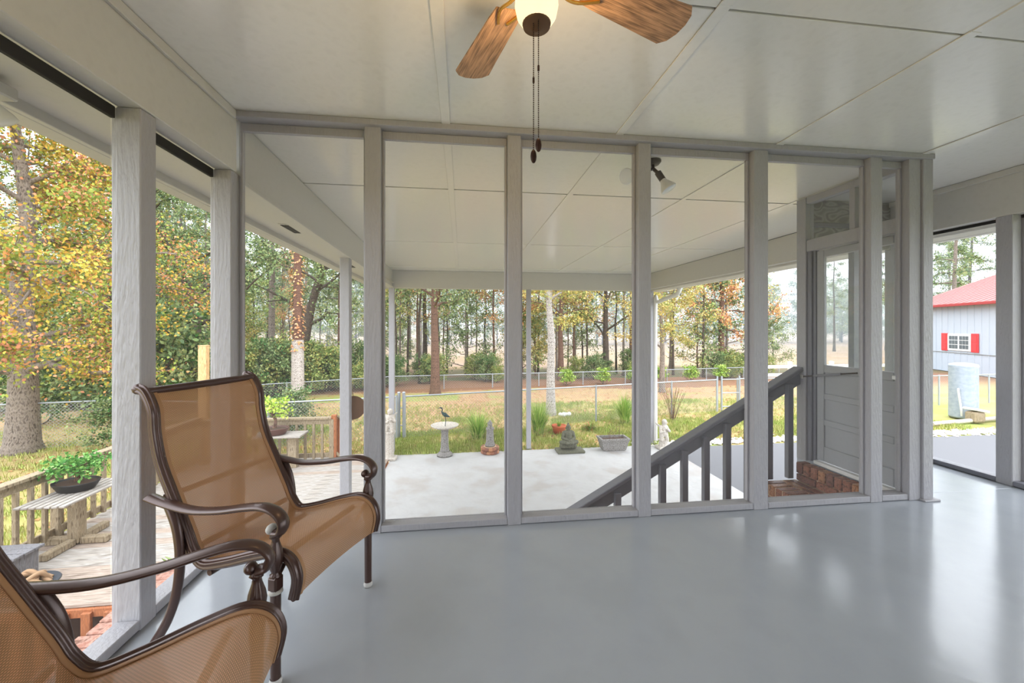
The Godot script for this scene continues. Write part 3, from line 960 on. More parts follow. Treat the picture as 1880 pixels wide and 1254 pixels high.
func make_chair(called: String, label: String, at: Vector3, turn: float) -> Node3D:
	var t := thing(called, label, "armchair", at, turn)
	var rail_pts := []
	for q in [[-0.395, 1.003], [-0.352, 0.988], [-0.312, 0.92], [-0.302, 0.83], [-0.272, 0.715], [-0.205, 0.585], [-0.140, 0.465], [-0.105, 0.395], [-0.055, 0.352], [0.05, 0.374], [0.19, 0.420], [0.285, 0.442], [0.342, 0.420], [0.366, 0.365], [0.352, 0.292]]:
		rail_pts.append(Vector2(q[0], q[1]))
	rail_pts = curve(rail_pts, 5)
	# rail section with three ridges
	var cross := []
	for k in 48:
		var an := TAU * k / 48
		var r := 1.0 + 0.13 * cos(an * 6.0)
		cross.append(Vector2(cos(an) * 0.019 * r, sin(an) * 0.017 * r))
	for s in [-1.0, 1.0]:
		var m := MB.new()
		m.sweep(rail_pts, cross, 0.243 * s)
		m.ball(Vector3(-0.392, 1.001, 0.243 * s), Vector3(0.022, 0.022, 0.02), 12)
		put(t, "side_rail", m.mesh(), M.bronze_frame)
	# sling: a thin sheet with two faces following the rails
	var sm := MB.new()
	var run := 0.0
	var rows := []
	for k in range(4, rail_pts.size()):
		var p: Vector2 = rail_pts[k]
		var tg: Vector2 = (rail_pts[mini(k + 1, rail_pts.size() - 1)] - rail_pts[k - 1]).normalized()
		if k > 4:
			run += p.distance_to(rail_pts[k - 1])
		rows.append([p, Vector2(-tg.y, tg.x), run])
	for q in 17:
		var zz := -0.229 + 0.458 * q / 16.0
		var sag := 0.012 * (1.0 - pow(zz / 0.229, 2.0))
		for r in rows:
			var p: Vector2 = r[0] + r[1] * (0.006 - sag)
			sm.v.append(Vector3(p.x, p.y, zz))
			sm.n.append(Vector3(r[1].x, r[1].y, 0))
			sm.u.append(Vector2(zz, r[2]))
	for q in 16:
		for k in rows.size() - 1:
			var b: int = q * rows.size() + k
			sm.i.append_array([b, b + 1, b + 1 + rows.size(), b, b + 1 + rows.size(), b + rows.size()])
	put(t, "sling", sm.mesh(), M.sling).set_meta("label", "brown woven mesh sling")
	for s in [-1.0, 1.0]:
		var hm := MB.new()
		var hp := []
		for r in rows:
			hp.append(r[0] + r[1] * 0.006)
		hm.sweep(hp, [Vector2(-0.003, -0.009), Vector2(0.003, -0.009), Vector2(0.003, 0.009), Vector2(-0.003, 0.009)], 0.221 * s)
		put(t, "sling_hem", hm.mesh(), M.sling_hem)
	put(t, "top_bar", tubes([[Vector3(-0.352, 0.992, -0.243), Vector3(-0.352, 0.992, 0.243)]], 0.016, 10), M.bronze_frame)
	for c in [[-0.250, 0.585], [-0.150, 0.380], [-0.03, 0.322], [0.24, 0.388]]:
		put(t, "cross_bar", tubes([[Vector3(c[0], c[1], -0.243), Vector3(c[0], c[1], 0.243)]], 0.012, 8), M.bronze_frame)
	for s in [-1.0, 1.0]:
		var z: float = 0.272 * s
		var arm_pts := []
		for q in [[-0.285, 0.592], [-0.2, 0.577], [-0.07, 0.566], [0.06, 0.580], [0.17, 0.603], [0.25, 0.614], [0.305, 0.602], [0.335, 0.570], [0.327, 0.538], [0.302, 0.532]]:
			arm_pts.append(Vector2(q[0], q[1]))
		arm_pts = curve(arm_pts, 5)
		var ac := []
		for k in 20:
			var an := TAU * k / 20
			ac.append(Vector2(cos(an) * 0.0125 * (1.0 + 0.08 * cos(4 * an)), sin(an) * 0.025))
		var am := MB.new()
		am.sweep(arm_pts, ac, z)
		var arm := put(t, "armrest", am.mesh(), M.bronze_frame)
		var kb := MB.new()
		kb.ball(Vector3(0.286, 0.541, z), Vector3(0.018, 0.018, 0.022), 14)
		put(arm, "scroll_end", kb.mesh(), M.worn_cap if s > 0 else M.bronze_frame)
		# turned, fluted baluster between arm and leg
		var bm := MB.new()
		bm.lathe(Vector3(0.302, 0, z), [Vector2(0.010, 0.535), Vector2(0.018, 0.525), Vector2(0.021, 0.517), Vector2(0.012, 0.508), Vector2(0.014, 0.496), Vector2(0.023, 0.468), Vector2(0.0265, 0.445), Vector2(0.023, 0.42), Vector2(0.015, 0.398), Vector2(0.013, 0.39), Vector2(0.020, 0.385), Vector2(0.020, 0.378)], 32, 8, 0.16)
		put(t, "baluster", bm.mesh(), M.bronze_frame)
		var leg := MB.new()
		leg.tube([Vector3(0.302, 0.34, z), Vector3(0.302, 0.02, z)], [0.0175, 0.0165], 16)
		var lg := put(t, "leg", leg.mesh(), M.bronze_frame)
		put(lg, "block", cbox(Vector3(0.038, 0.05, 0.038), 0.006), M.bronze_frame, Vector3(0.302, 0.356, z))
		var ring := MB.new()
		ring.lathe(Vector3(0.302, 0, z), [Vector2(0.017, 0.333), Vector2(0.023, 0.330), Vector2(0.0235, 0.322), Vector2(0.017, 0.318)], 18)
		put(lg, "collar", ring.mesh(), M.worn_cap).set_meta("label", "worn white collar")
		var ft := MB.new()
		ft.lathe(Vector3(0.302, 0, z), [Vector2(0.0, 0.0), Vector2(0.019, 0.0), Vector2(0.021, 0.012), Vector2(0.018, 0.024)], 18)
		put(lg, "foot_cap", ft.mesh(), M.worn_cap)
		# sabre back leg
		var bl := []
		for q in [[-0.19, 0.572], [-0.150, 0.49], [-0.134, 0.38], [-0.150, 0.25], [-0.198, 0.13], [-0.272, 0.022]]:
			bl.append(Vector2(q[0], q[1]))
		var lm := MB.new()
		lm.sweep(curve(bl, 5), ac.map(func(p: Vector2) -> Vector2: return Vector2(p.x * 1.35, p.y * 0.66)), z)
		var b2 := put(t, "leg", lm.mesh(), M.bronze_frame)
		var f2 := MB.new()
		f2.lathe(Vector3(-0.278, 0, z), [Vector2(0.0, 0.0), Vector2(0.020, 0.0), Vector2(0.021, 0.014), Vector2(0.017, 0.028)], 18)
		put(b2, "foot_cap", f2.mesh(), M.worn_cap)
		put(t, "side_bracket", tubes([[Vector3(0.302, 0.365, z), Vector3(0.30, 0.40, 0.235 * s)], [Vector3(-0.15, 0.47, z), Vector3(-0.145, 0.47, 0.235 * s)]], 0.010, 8), M.bronze_frame)
	return t
# ---------------------------------------------------------------- deck
func build_deck() -> void:
	var d := thing("floor_deck", "weathered pale wooden deck of boards beside the patio", "deck", P(-3.4, DECK, 6.6), 0, "", "structure")
	var y := 4.45
	var k := 0
	while y < 8.85:
		board(d, "plank", -5.3, -1.52, DECK - 0.035, DECK - 0.002 * rng.randf(), y, y + 0.136, M.deck_wood if rng.randf() < 0.75 else M.deck_wood_warm, 0.004)
		y += 0.141
		k += 1
	for q in 4:
		board(d, "joist", -5.2 + q * 1.2, -5.16 + q * 1.2, DECK - 0.2, DECK - 0.036, 4.6, 8.8, M.red_wood, 0.004)
	# skirting of pickets under the near edge
	var sk := thing("deck_skirt", "reddish wooden pickets closing the space under the deck edge", "skirting", P(-3.4, -2.7, 4.45))
	board(sk, "fascia_board", -5.2, -1.55, DECK - 0.12, DECK - 0.037, 4.42, 4.455, M.red_wood, 0.004)
	var w := -5.1
	while w < -1.6:
		board(sk, "picket", w, w + 0.085, -2.68, DECK - 0.06, 4.385, 4.418, M.red_wood, 0.004)
		w += 0.20
	board(sk, "shade_backing", -5.2, -1.55, -2.69, DECK - 0.21, 4.62, 4.65, M.soil, 0.004)  # added dark sheet whose colour stands in for the shade under the deck
	# side railing, far railing
	railing("deck_railing", "weathered wooden railing along the side of the deck towards the oak", P(-5.22, DECK, 3.2), P(-5.22, DECK, 8.7), M.rail_wood, 0.92, 0.165, false)
	railing("deck_railing", "wooden railing at the far end of the deck behind the bonsai table", P(-5.15, DECK, 8.66), P(-2.66, DECK, 8.62), M.rail_wood, 0.87, 0.165, true)
	var st := thing("step_railing", "short reddish sloping handrail where the deck steps go down", "railing", P(-2.58, DECK, 8.75))
	put(st, "newel", cbox(Vector3(0.10, 0.93, 0.10), 0.006), M.red_wood, Vector3(-0.04, 0.465, 0.12))
	bar(st, "handrail", Vector3(-0.02, 0.90, 0.10), Vector3(0.05, 0.42, -0.75), 0.10, 0.04, M.rail_wood)
	for q in 5:
		put(st, "baluster", cbox(Vector3(0.04, 0.82 - q * 0.08, 0.07), 0.003), M.red_wood, Vector3(-0.01 + q * 0.01, 0.39 - q * 0.055, -0.06 - q * 0.14))
	bar(st, "brace", Vector3(0.0, 0.15, 0.12), Vector3(0.13, 0.0, 0.12), 0.05, 0.04, M.rail_wood)
	var tp := thing("wooden_post", "tall fresh timber post standing at the deck corner", "post", P(-5.15, DECK, 8.72))
	put(tp, "shaft", cbox(Vector3(0.15, 2.36, 0.12), 0.006), M.fresh_wood, Vector3(0, 1.18, 0))
	put(tp, "end_cap", cbox(Vector3(0.155, 0.02, 0.125), 0.006), M.fresh_wood, Vector3(0, 2.37, 0))
	# slatted table with the potted ficus
	var t := thing("slatted_table", "weathered slatted table on a cross-footed post beside the deck railing", "table", P(-4.86, DECK, 5.72))
	for q in 7:
		put(t, "slat", cbox(Vector3(0.058, 0.022, 0.92), 0.003), M.deck_wood, Vector3(-0.24 + q * 0.078, 0.645, 0.0))
	for z in [-0.36, 0.36]:
		put(t, "batten", cbox(Vector3(0.54, 0.035, 0.045), 0.003), M.rail_wood, Vector3(-0.005, 0.615, z))
	put(t, "pedestal", cbox(Vector3(0.125, 0.58, 0.125), 0.006), M.rail_wood, Vector3(0, 0.31, 0))
	for z in [0.18, -0.18]:
		put(t, "foot", cbox(Vector3(0.09, 0.085, 0.36), 0.01), M.rail_wood, Vector3(0, 0.043, z * 1.35))
		put(t, "foot", cbox(Vector3(0.30, 0.085, 0.09), 0.01), M.rail_wood, Vector3(z * 1.18, 0.043, 0.0))
	potted("potted_bonsai", "small green shrub in a wide black dish on the slatted table", P(-4.92, DECK + 0.657, 5.78), 0.25, 0.11, M.black_pot, 0.30, 900, [lin(95, 150, 72), lin(132, 178, 96), lin(70, 122, 58)], 0.045, Vector3(0.2, 0.14, 0.2))
	# table with the bonsai at the far end
	var u := thing("plank_table", "plank-topped wooden table by the far deck railing", "table", P(-3.5, DECK, 8.28))
	for q in 4:
		put(u, "plank", cbox(Vector3(0.85, 0.035, 0.105), 0.004), M.deck_wood, Vector3(0, 0.64, -0.165 + q * 0.11))
	for x in [-0.3, 0.22]:
		put(u, "leg", cbox(Vector3(0.16, 0.62, 0.13), 0.005), M.rail_wood, Vector3(x, 0.31, 0))
	put(u, "stretcher", cbox(Vector3(0.5, 0.06, 0.05), 0.004), M.rail_wood, Vector3(-0.04, 0.2, 0))
	potted("bonsai_tree", "yellow-green bonsai with a crooked trunk in a brown oval pot", P(-3.62, DECK + 0.658, 8.25), 0.27, 0.13, M.glazed_brown, 0.58, 420, [lin(178, 205, 82), lin(150, 188, 70), lin(205, 220, 110)], 0.06, Vector3(0.2, 0.13, 0.18))
	var orb := MB.new()
	orb.ball(Vector3.ZERO, Vector3(0.075, 0.06, 0.05), 14)
	var oo := put(self, "glazed_disc", orb.mesh(), mat("teal_glaze", Color(0.55, 0.68, 0.70), 0.3), P(-3.74, DECK + 0.72, 7.98))
	tag(oo, "rounded pale blue glazed ornament leaning by the bonsai pot", "ornament")
	# near things on the deck edge
	var bn := thing("grey_bench", "grey painted low bench end at the near deck edge", "bench", P(-4.95, DECK, 4.95))
	for q in 3:
		put(bn, "slat", cbox(Vector3(0.62, 0.03, 0.10), 0.004), M.grey_wood, Vector3(-0.02, 0.30, -0.11 + q * 0.108))
	for x in [-0.22, 0.22]:
		put(bn, "leg", cbox(Vector3(0.07, 0.285, 0.26), 0.004), M.grey_wood, Vector3(x, 0.143, 0))
	var ds := thing("root_dish", "dark round dish holding mossy driftwood roots on the deck edge", "dish", P(-4.42, DECK, 4.66))
	var dm := MB.new()
	dm.lathe(Vector3.ZERO, [Vector2(0, 0.0), Vector2(0.14, 0.0), Vector2(0.2, 0.06), Vector2(0.245, 0.10), Vector2(0.235, 0.115), Vector2(0.2, 0.10), Vector2(0, 0.09)], 32)
	put(ds, "dish", dm.mesh(), mat("slate_glaze", Color(0.24, 0.26, 0.29), 0.35))
	var rp := []
	for q in 9:
		var a := q * 0.7
		rp.append(curve([Vector3(cos(a) * 0.17, 0.1, sin(a) * 0.15), Vector3(cos(a + 0.6) * 0.1, 0.17 + 0.02 * (q % 3), sin(a + 0.5) * 0.1), Vector3(cos(a + 2.0) * 0.1, 0.15, sin(a + 2.2) * 0.12), Vector3(cos(a + 2.6) * 0.18, 0.10, sin(a + 2.5) * 0.16)], 4))
	put(ds, "driftwood", tubes(rp, 0.022, 7), M.rope_root)
	var mo := MB.new()
	mo.ball(Vector3(0.1, 0.1, 0.05), Vector3(0.1, 0.035, 0.09), 12)
	put(ds, "moss", mo.mesh(), M.moss)
	# small aloe by the porch sill
	var al := thing("aloe_plant", "small spiky aloe growing beside the brick ledge", "plant", P(-2.55, -1.5, 4.1))
	put(al, "pot", cbox(Vector3(0.3, 0.3, 0.3), 0.03), M.terracotta, Vector3(0, 0.15, 0))
	var am := MB.new()
	for q in 16:
		var a := q * 2.4
		var o := Vector3(cos(a), 0, sin(a))
		am.tube(curve([Vector3(0, 0.28, 0), o * 0.10 + Vector3.UP * 0.5, o * (0.2 + 0.04 * (q % 3)) + Vector3.UP * (0.58 + 0.05 * (q % 4))], 4), [0.02, 0.02, 0.019, 0.017, 0.015, 0.012, 0.009, 0.006, 0.001], 6)
	put(al, "leaves", am.mesh(), mat("aloe", Color(0.55, 0.62, 0.36), 0.5))

func railing(called: String, label: String, a: Vector3, b: Vector3, m: Material, height: float, gap: float, last_post: bool) -> void:
	var r := thing(called, label, "railing", a)
	var e := b - a
	var n := e.normalized()
	bar(r, "handrail", Vector3.UP * height, e + Vector3.UP * height, 0.135, 0.04, m)
	bar(r, "upper_rail", Vector3.UP * (height - 0.075), e + Vector3.UP * (height - 0.075), 0.04, 0.10, m)
	bar(r, "lower_rail", Vector3.UP * 0.11, e + Vector3.UP * 0.11, 0.04, 0.09, m)
	var s := gap
	while s < e.length() - 0.03:
		var y0 := 0.04
		put(r, "baluster", cbox(Vector3(0.045, height - 0.12 - y0, 0.045), 0.003), m, n * s + Vector3(0.041 if absf(e.z) > absf(e.x) else 0.0, (height - 0.12 + y0) / 2.0 + 0.01, 0.041 if absf(e.x) > absf(e.z) else 0.0))
		s += gap
	var posts := maxi(1, int(e.length() / 1.9))
	for k in posts + (1 if last_post else 0):
		put(r, "post", cbox(Vector3(0.09, height, 0.09), 0.005), m, n * (e.length() * k / posts) + Vector3.UP * (height / 2 - 0.02) - Vector3(0.068 if absf(e.z) > absf(e.x) else 0.0, 0, 0))

func potted(called: String, label: String, at: Vector3, r: float, h: float, pm: Material, tall: float, leaves: int, pal: Array, ls: float, blob_r: Vector3) -> void:
	var t := thing(called, label, "potted plant", at)
	var m := MB.new()
	m.lathe(Vector3.ZERO, [Vector2(0, 0), Vector2(r * 0.72, 0), Vector2(r * 0.78, h * 0.15), Vector2(r * 0.97, h * 0.85), Vector2(r, h), Vector2(r * 0.93, h), Vector2(r * 0.9, h * 0.85), Vector2(0, h * 0.85)], 32)
	var p := put(t, "pot", m.mesh(), pm)
	p.scale = Vector3(1, 1, 0.75)
	var so := MB.new()
	so.ball(Vector3(0, h * 0.83, 0), Vector3(r * 0.88, h * 0.16, r * 0.62), 16)
	put(t, "soil", so.mesh(), M.soil)
	var tr := MB.new()
	var tips := []
	var s := tall
	tr.tube(curve([Vector3(0, h * 0.8, 0), Vector3(0.05 * s, h + s * 0.25, 0), Vector3(-0.04 * s, h + s * 0.5, 0.03), Vector3(0.02, h + s * 0.75, 0)], 4), [0.03, 0.03, 0.028, 0.026, 0.025, 0.024, 0.022, 0.02, 0.018, 0.016, 0.014, 0.012, 0.01].map(func(x: float) -> float: return x * (0.6 + s)), 8)
	for k in 7:
		var a := k * 2.4
		var tip := Vector3(cos(a) * blob_r.x * 0.75, h + s * (0.45 + 0.08 * k), sin(a) * blob_r.z * 0.75)
		tips.append(tip)
		tr.tube(curve([Vector3(0, h + s * (0.35 + 0.05 * k), 0), tip * 0.5 + Vector3(0, (h + s * 0.5) * 0.5, 0), tip], 3), [0.012, 0.011, 0.01, 0.008, 0.006, 0.005, 0.003], 6)
	put(t, "trunk", tr.mesh(), M.bark_brown)
	var lm := MB.new()
	for k in leaves:
		var c: Vector3 = tips[k % tips.size()] + Vector3(rng.randfn(0, 0.4), rng.randfn(0, 0.32), rng.randfn(0, 0.4)) * blob_r
		var d := Vector3(rng.randfn(), rng.randfn() + 0.4, rng.randfn()).normalized()
		lm.leaf(c, d, d.cross(Vector3(rng.randfn(), rng.randfn(), rng.randfn())).normalized(), ls * rng.randf_range(0.7, 1.3), ls * 0.7, pal[rng.randi() % pal.size()])
	put(t, "foliage", lm.mesh(), M.leaf)

# ---------------------------------------------------------------- ornaments along the patio edge
func build_ornaments() -> void:
	var bb := thing("birdbath", "grey stone birdbath on a fluted pedestal at the patio edge", "birdbath", P(-0.37, GROUND, 8.78))
	var m := MB.new()
	m.lathe(Vector3.ZERO, [Vector2(0, 0), Vector2(0.17, 0), Vector2(0.17, 0.035), Vector2(0.14, 0.06), Vector2(0.11, 0.10)], 28)
	put(bb, "foot", m.mesh(), M.stone)
	m = MB.new()
	m.lathe(Vector3.ZERO, [Vector2(0.105, 0.10), Vector2(0.088, 0.2), Vector2(0.078, 0.48), Vector2(0.085, 0.56), Vector2(0.10, 0.575)], 48, 12, 0.14)
	put(bb, "pedestal", m.mesh(), M.stone)
	m = MB.new()
	m.lathe(Vector3.ZERO, [Vector2(0.09, 0.57), Vector2(0.19, 0.6), Vector2(0.29, 0.645), Vector2(0.305, 0.668), Vector2(0.28, 0.672), Vector2(0.2, 0.645), Vector2(0, 0.635)], 36)
	put(bb, "basin", m.mesh(), M.pale_stone)
	# heron standing in the basin
	var he := thing("heron_figurine", "dark green metal heron standing in the birdbath", "figurine", P(-0.36, GROUND + 0.638, 8.78))
	put(he, "body", blob([
		[Vector3(0.09, 0.20, 0), Vector3(0.0, 0.245, 0), 0.012, 0.042], [Vector3(0.0, 0.245, 0), Vector3(-0.045, 0.275, 0), 0.042, 0.03],
		[Vector3(-0.045, 0.275, 0), Vector3(-0.075, 0.31, 0), 0.024, 0.014], [Vector3(-0.075, 0.31, 0), Vector3(-0.06, 0.355, 0), 0.013, 0.011],
		[Vector3(-0.06, 0.355, 0), Vector3(-0.072, 0.395, 0), 0.011, 0.011], [Vector3(-0.072, 0.395, 0), Vector3(-0.10, 0.405, 0), 0.013, 0.014],
		[Vector3(-0.105, 0.403, 0), Vector3(-0.165, 0.385, 0), 0.009, 0.004]], 0.012, 0.0065), M.bronze)
	for z in [-0.014, 0.014]:
		put(he, "leg", tubes([[Vector3(0.0, 0.22, z), Vector3(0.012, 0.11, z), Vector3(0.0, 0.0, z)]], 0.0075, 8), M.bronze)
	# lantern tower on its ring of bricks
	var lt := thing("stone_tower", "small grey stone lighthouse standing on a round brick base", "garden ornament", P(0.62, GROUND, 8.85))
	m = MB.new()
	m.lathe(Vector3(0, 0.155, 0), [Vector2(0.0, 0), Vector2(0.115, 0.0), Vector2(0.115, 0.03), Vector2(0.09, 0.09), Vector2(0.075, 0.34), Vector2(0.088, 0.355), Vector2(0.088, 0.40), Vector2(0.055, 0.405), Vector2(0.05, 0.49), Vector2(0.065, 0.50), Vector2(0.03, 0.54), Vector2(0.022, 0.565), Vector2(0, 0.57)], 20)
	put(lt, "tower", m.mesh(), M.stone)
	for row in 2:
		for k in 14:
			var a := TAU * (k + 0.5 * row) / 14
			put(lt, "brick", cbox(Vector3(0.09, 0.07, 0.075), 0.012), [M.brick_a, M.brick_b, M.brick_c][(k + row) % 3], Vector3(cos(a) * 0.165, 0.037 + row * 0.076, sin(a) * 0.165), Basis(Vector3.UP, -a + PI / 2))
	m = MB.new()
	m.lathe(Vector3.ZERO, [Vector2(0, 0.0), Vector2(0.15, 0.0), Vector2(0.15, 0.145), Vector2(0, 0.15)], 20)
	put(lt, "base_fill", m.mesh(), M.mortar)
	# seated figure in meditation on a slab
	var bu := thing("seated_statue", "dark mossy stone statue seated cross-legged on a flat slab", "statue", P(2.37, GROUND, 8.72))
	put(bu, "slab", cbox(Vector3(0.62, 0.06, 0.34), 0.025), M.moss_stone, Vector3(0.03, 0.03, 0.02))
	put(bu, "figure", blob([
		[Vector3(-0.13, 0.10, 0), Vector3(0.13, 0.10, 0), 0.07, 0.07], [Vector3(-0.11, 0.19, 0.03), Vector3(0.11, 0.19, 0.03), 0.05, 0.05],
		[Vector3(-0.17, 0.2, 0.07), Vector3(0.06, 0.185, 0.13), 0.048, 0.036], [Vector3(0.17, 0.2, 0.07), Vector3(-0.06, 0.19, 0.14), 0.048, 0.036],
		[Vector3(0, 0.22, 0), Vector3(0, 0.36, 0), 0.085, 0.085], [Vector3(-0.07, 0.40, 0), Vector3(0.07, 0.40, 0), 0.048, 0.048],
		[Vector3(-0.105, 0.39, 0), Vector3(-0.135, 0.28, 0.03), 0.038, 0.032], [Vector3(0.105, 0.39, 0), Vector3(0.135, 0.28, 0.03), 0.038, 0.032],
		[Vector3(-0.135, 0.28, 0.03), Vector3(-0.02, 0.245, 0.12), 0.032, 0.026], [Vector3(0.135, 0.28, 0.03), Vector3(0.02, 0.245, 0.12), 0.032, 0.026],
		[Vector3(0, 0.42, 0), Vector3(0, 0.46, 0.005), 0.032, 0.03], [Vector3(0, 0.49, 0.008), Vector3(0, 0.53, 0.008), 0.046, 0.05],
		[Vector3(0, 0.575, 0.0), Vector3(0, 0.60, 0.0), 0.026, 0.018], [Vector3(0, 0.50, 0.055), Vector3(0, 0.515, 0.055), 0.008, 0.005],
		[Vector3(-0.052, 0.51, 0), Vector3(-0.052, 0.48, 0), 0.012, 0.014], [Vector3(0.052, 0.51, 0), Vector3(0.052, 0.48, 0), 0.012, 0.014]], 0.014, 0.0085), M.moss_stone, Vector3(0, 0.03, 0))
	# trough planter
	var tr := thing("stone_planter", "rectangular weathered stone trough planter with bare twigs", "planter", P(3.42, GROUND, 8.72))
	m = MB.new()
	var q := [[0.26, 0.02, 0.12], [0.32, 0.24, 0.17], [0.335, 0.25, 0.185], [0.335, 0.285, 0.185], [0.29, 0.285, 0.145], [0.28, 0.22, 0.135]]
	for k in q.size() - 1:
		for s in 4:
			var c := [Vector2(-1, -1), Vector2(1, -1), Vector2(1, 1), Vector2(-1, 1)]
			var a: Vector2 = c[s]
			var b: Vector2 = c[(s + 1) % 4]
			var p0 := Vector3(a.x * q[k][0], q[k][1], a.y * q[k][2])
			var p1 := Vector3(b.x * q[k][0], q[k][1], b.y * q[k][2])
			var p2 := Vector3(b.x * q[k + 1][0], q[k + 1][1], b.y * q[k + 1][2])
			var p3 := Vector3(a.x * q[k + 1][0], q[k + 1][1], a.y * q[k + 1][2])
			var nn := (p1 - p0).cross(p3 - p0).normalized()
			m.quad(p0, p1, p2, p3, nn if nn.dot(Vector3(a.x + b.x, 0.2, a.y + b.y)) > 0 or k >= 4 else -nn)
	put(tr, "trough", m.mesh(), M.stone)
	put(tr, "foot_block", cbox(Vector3(0.5, 0.03, 0.22), 0.006), M.stone, Vector3(0, 0.015, 0))
	put(tr, "soil", cbox(Vector3(0.56, 0.02, 0.27), 0.006), M.soil, Vector3(0, 0.23, 0))
	var tw := []
	for k in 12:
		var x := rng.randf_range(-0.1, 0.24)
		tw.append([Vector3(x, 0.23, rng.randf_range(-0.1, 0.1)), Vector3(x + rng.randf_range(-0.05, 0.05), 0.36, 0.02), Vector3(x + rng.randf_range(-0.12, 0.12), rng.randf_range(0.4, 0.55), 0)])
	put(tr, "twigs", tubes(tw, 0.003, 5), M.bark_brown)
	# cherub on a column, and a companion at the far corner
	for p in [[-1.52, 8.66, 0.50, "pale cherub statue standing on a fluted column beside the deck"], [4.60, 8.66, 0.10, "pale cherub statue sitting low beside the downspout post"]]:
		var ch := thing("cherub_statue", p[3], "statue", P(p[0], GROUND, p[1]))
		var hgt: float = p[2]
		m = MB.new()
		m.lathe(Vector3.ZERO, [Vector2(0, 0), Vector2(0.16, 0), Vector2(0.16, 0.05), Vector2(0.12, 0.07), Vector2(0.10, 0.09)], 4)
		put(ch, "plinth", cbox(Vector3(0.30, 0.06, 0.24), 0.012), M.pale_stone, Vector3(0, 0.03, 0))
		m = MB.new()
		m.lathe(Vector3.ZERO, [Vector2(0.12, 0.055), Vector2(0.10, 0.09), Vector2(0.095, 0.10 + hgt * 0.85), Vector2(0.13, 0.10 + hgt * 0.93), Vector2(0.13, 0.10 + hgt), Vector2(0, 0.10 + hgt)], 40, 10, 0.12)
		put(ch, "column", m.mesh(), M.pale_stone)
		put(ch, "figure", blob([
			[Vector3(-0.06, 0.02, 0.03), Vector3(-0.05, 0.16, 0.02), 0.045, 0.05], [Vector3(0.07, 0.02, 0.04), Vector3(0.05, 0.16, 0.02), 0.045, 0.05],
			[Vector3(0, 0.16, 0), Vector3(0.01, 0.29, 0), 0.075, 0.07], [Vector3(-0.06, 0.31, 0), Vector3(0.07, 0.31, 0), 0.035, 0.035],
			[Vector3(-0.075, 0.31, 0), Vector3(-0.10, 0.20, 0.06), 0.03, 0.025], [Vector3(-0.10, 0.20, 0.06), Vector3(-0.02, 0.22, 0.10), 0.025, 0.022],
			[Vector3(0.08, 0.31, 0), Vector3(0.12, 0.22, 0.05), 0.03, 0.025], [Vector3(0.12, 0.22, 0.05), Vector3(0.05, 0.27, 0.10), 0.025, 0.022],
			[Vector3(0.01, 0.34, 0), Vector3(0.015, 0.37, 0), 0.025, 0.025], [Vector3(0.02, 0.41, 0.01), Vector3(0.02, 0.43, 0.01), 0.058, 0.058],
			[Vector3(0.05, 0.30, -0.05), Vector3(0.15, 0.38, -0.10), 0.03, 0.012], [Vector3(-0.05, 0.30, -0.05), Vector3(-0.14, 0.38, -0.10), 0.03, 0.012]], 0.025, 0.012), M.pale_stone, Vector3(0, 0.09 + hgt, 0))
	# metal gong hanging on the deck-side post
	var go := thing("copper_disc", "round coppery metal disc hanging on the roof post by the deck", "wall ornament", P(-1.40, 0.22, 5.29), 0.35)
	m = MB.new()
	m.lathe(Vector3.ZERO, [Vector2(0, 0.02), Vector2(0.05, 0.018), Vector2(0.1, 0.004), Vector2(0.15, 0.0), Vector2(0.152, -0.008), Vector2(0, -0.008)], 32)
	put(go, "plate", m.mesh(), M.copper, Vector3(0.02, 0, 0.03), Basis(Vector3.RIGHT, PI / 2))
	put(go, "hook", tubes([[Vector3(0.02, 0.14, 0.03), Vector3(0.02, 0.18, 0.0), Vector3(0.0, 0.18, 0.04)]], 0.004, 6), M.dark_bronze)
	var pk := thing("wooden_plaque", "tall narrow orange wooden board leaning beside the cherub column", "board", P(-1.72, GROUND, 8.7), 0.2)
	put(pk, "plank", cbox(Vector3(0.11, 0.96, 0.03), 0.01), M.red_wood, Vector3(0, 0.48, 0))
	put(pk, "foot", cbox(Vector3(0.18, 0.04, 0.12), 0.006), M.red_wood, Vector3(0, 0.02, 0))
	var po := thing("flower_pot", "small terracotta pot of grass on the lawn behind the seated statue", "potted plant", P(2.55, GROUND, 10.3))
	m = MB.new()
	m.lathe(Vector3.ZERO, [Vector2(0, 0), Vector2(0.15, 0), Vector2(0.18, 0.16), Vector2(0.195, 0.165), Vector2(0.195, 0.2), Vector2(0.175, 0.2), Vector2(0.16, 0.17), Vector2(0, 0.17)], 24)
	put(po, "pot", m.mesh(), M.terracotta)
	put(po, "foliage", blades(120, 0.2, 0.17, [lin(120, 160, 70), lin(160, 180, 90)], 0.012), M.leaf, Vector3(0, 0.16, 0))
	var rk := MB.new()
	for k in 4:
		rk.ball(Vector3(k * 0.09 - 0.13, 0.05, 0.03 * (k % 2)), Vector3(0.07, 0.06 + 0.02 * (k % 2), 0.06), 10)
	var ro := put(self, "white_ornament", rk.mesh(), M.white, P(3.2, GROUND, 12.2))
	tag(ro, "small white animal-like ornament at the foot of the pale tree", "ornament")

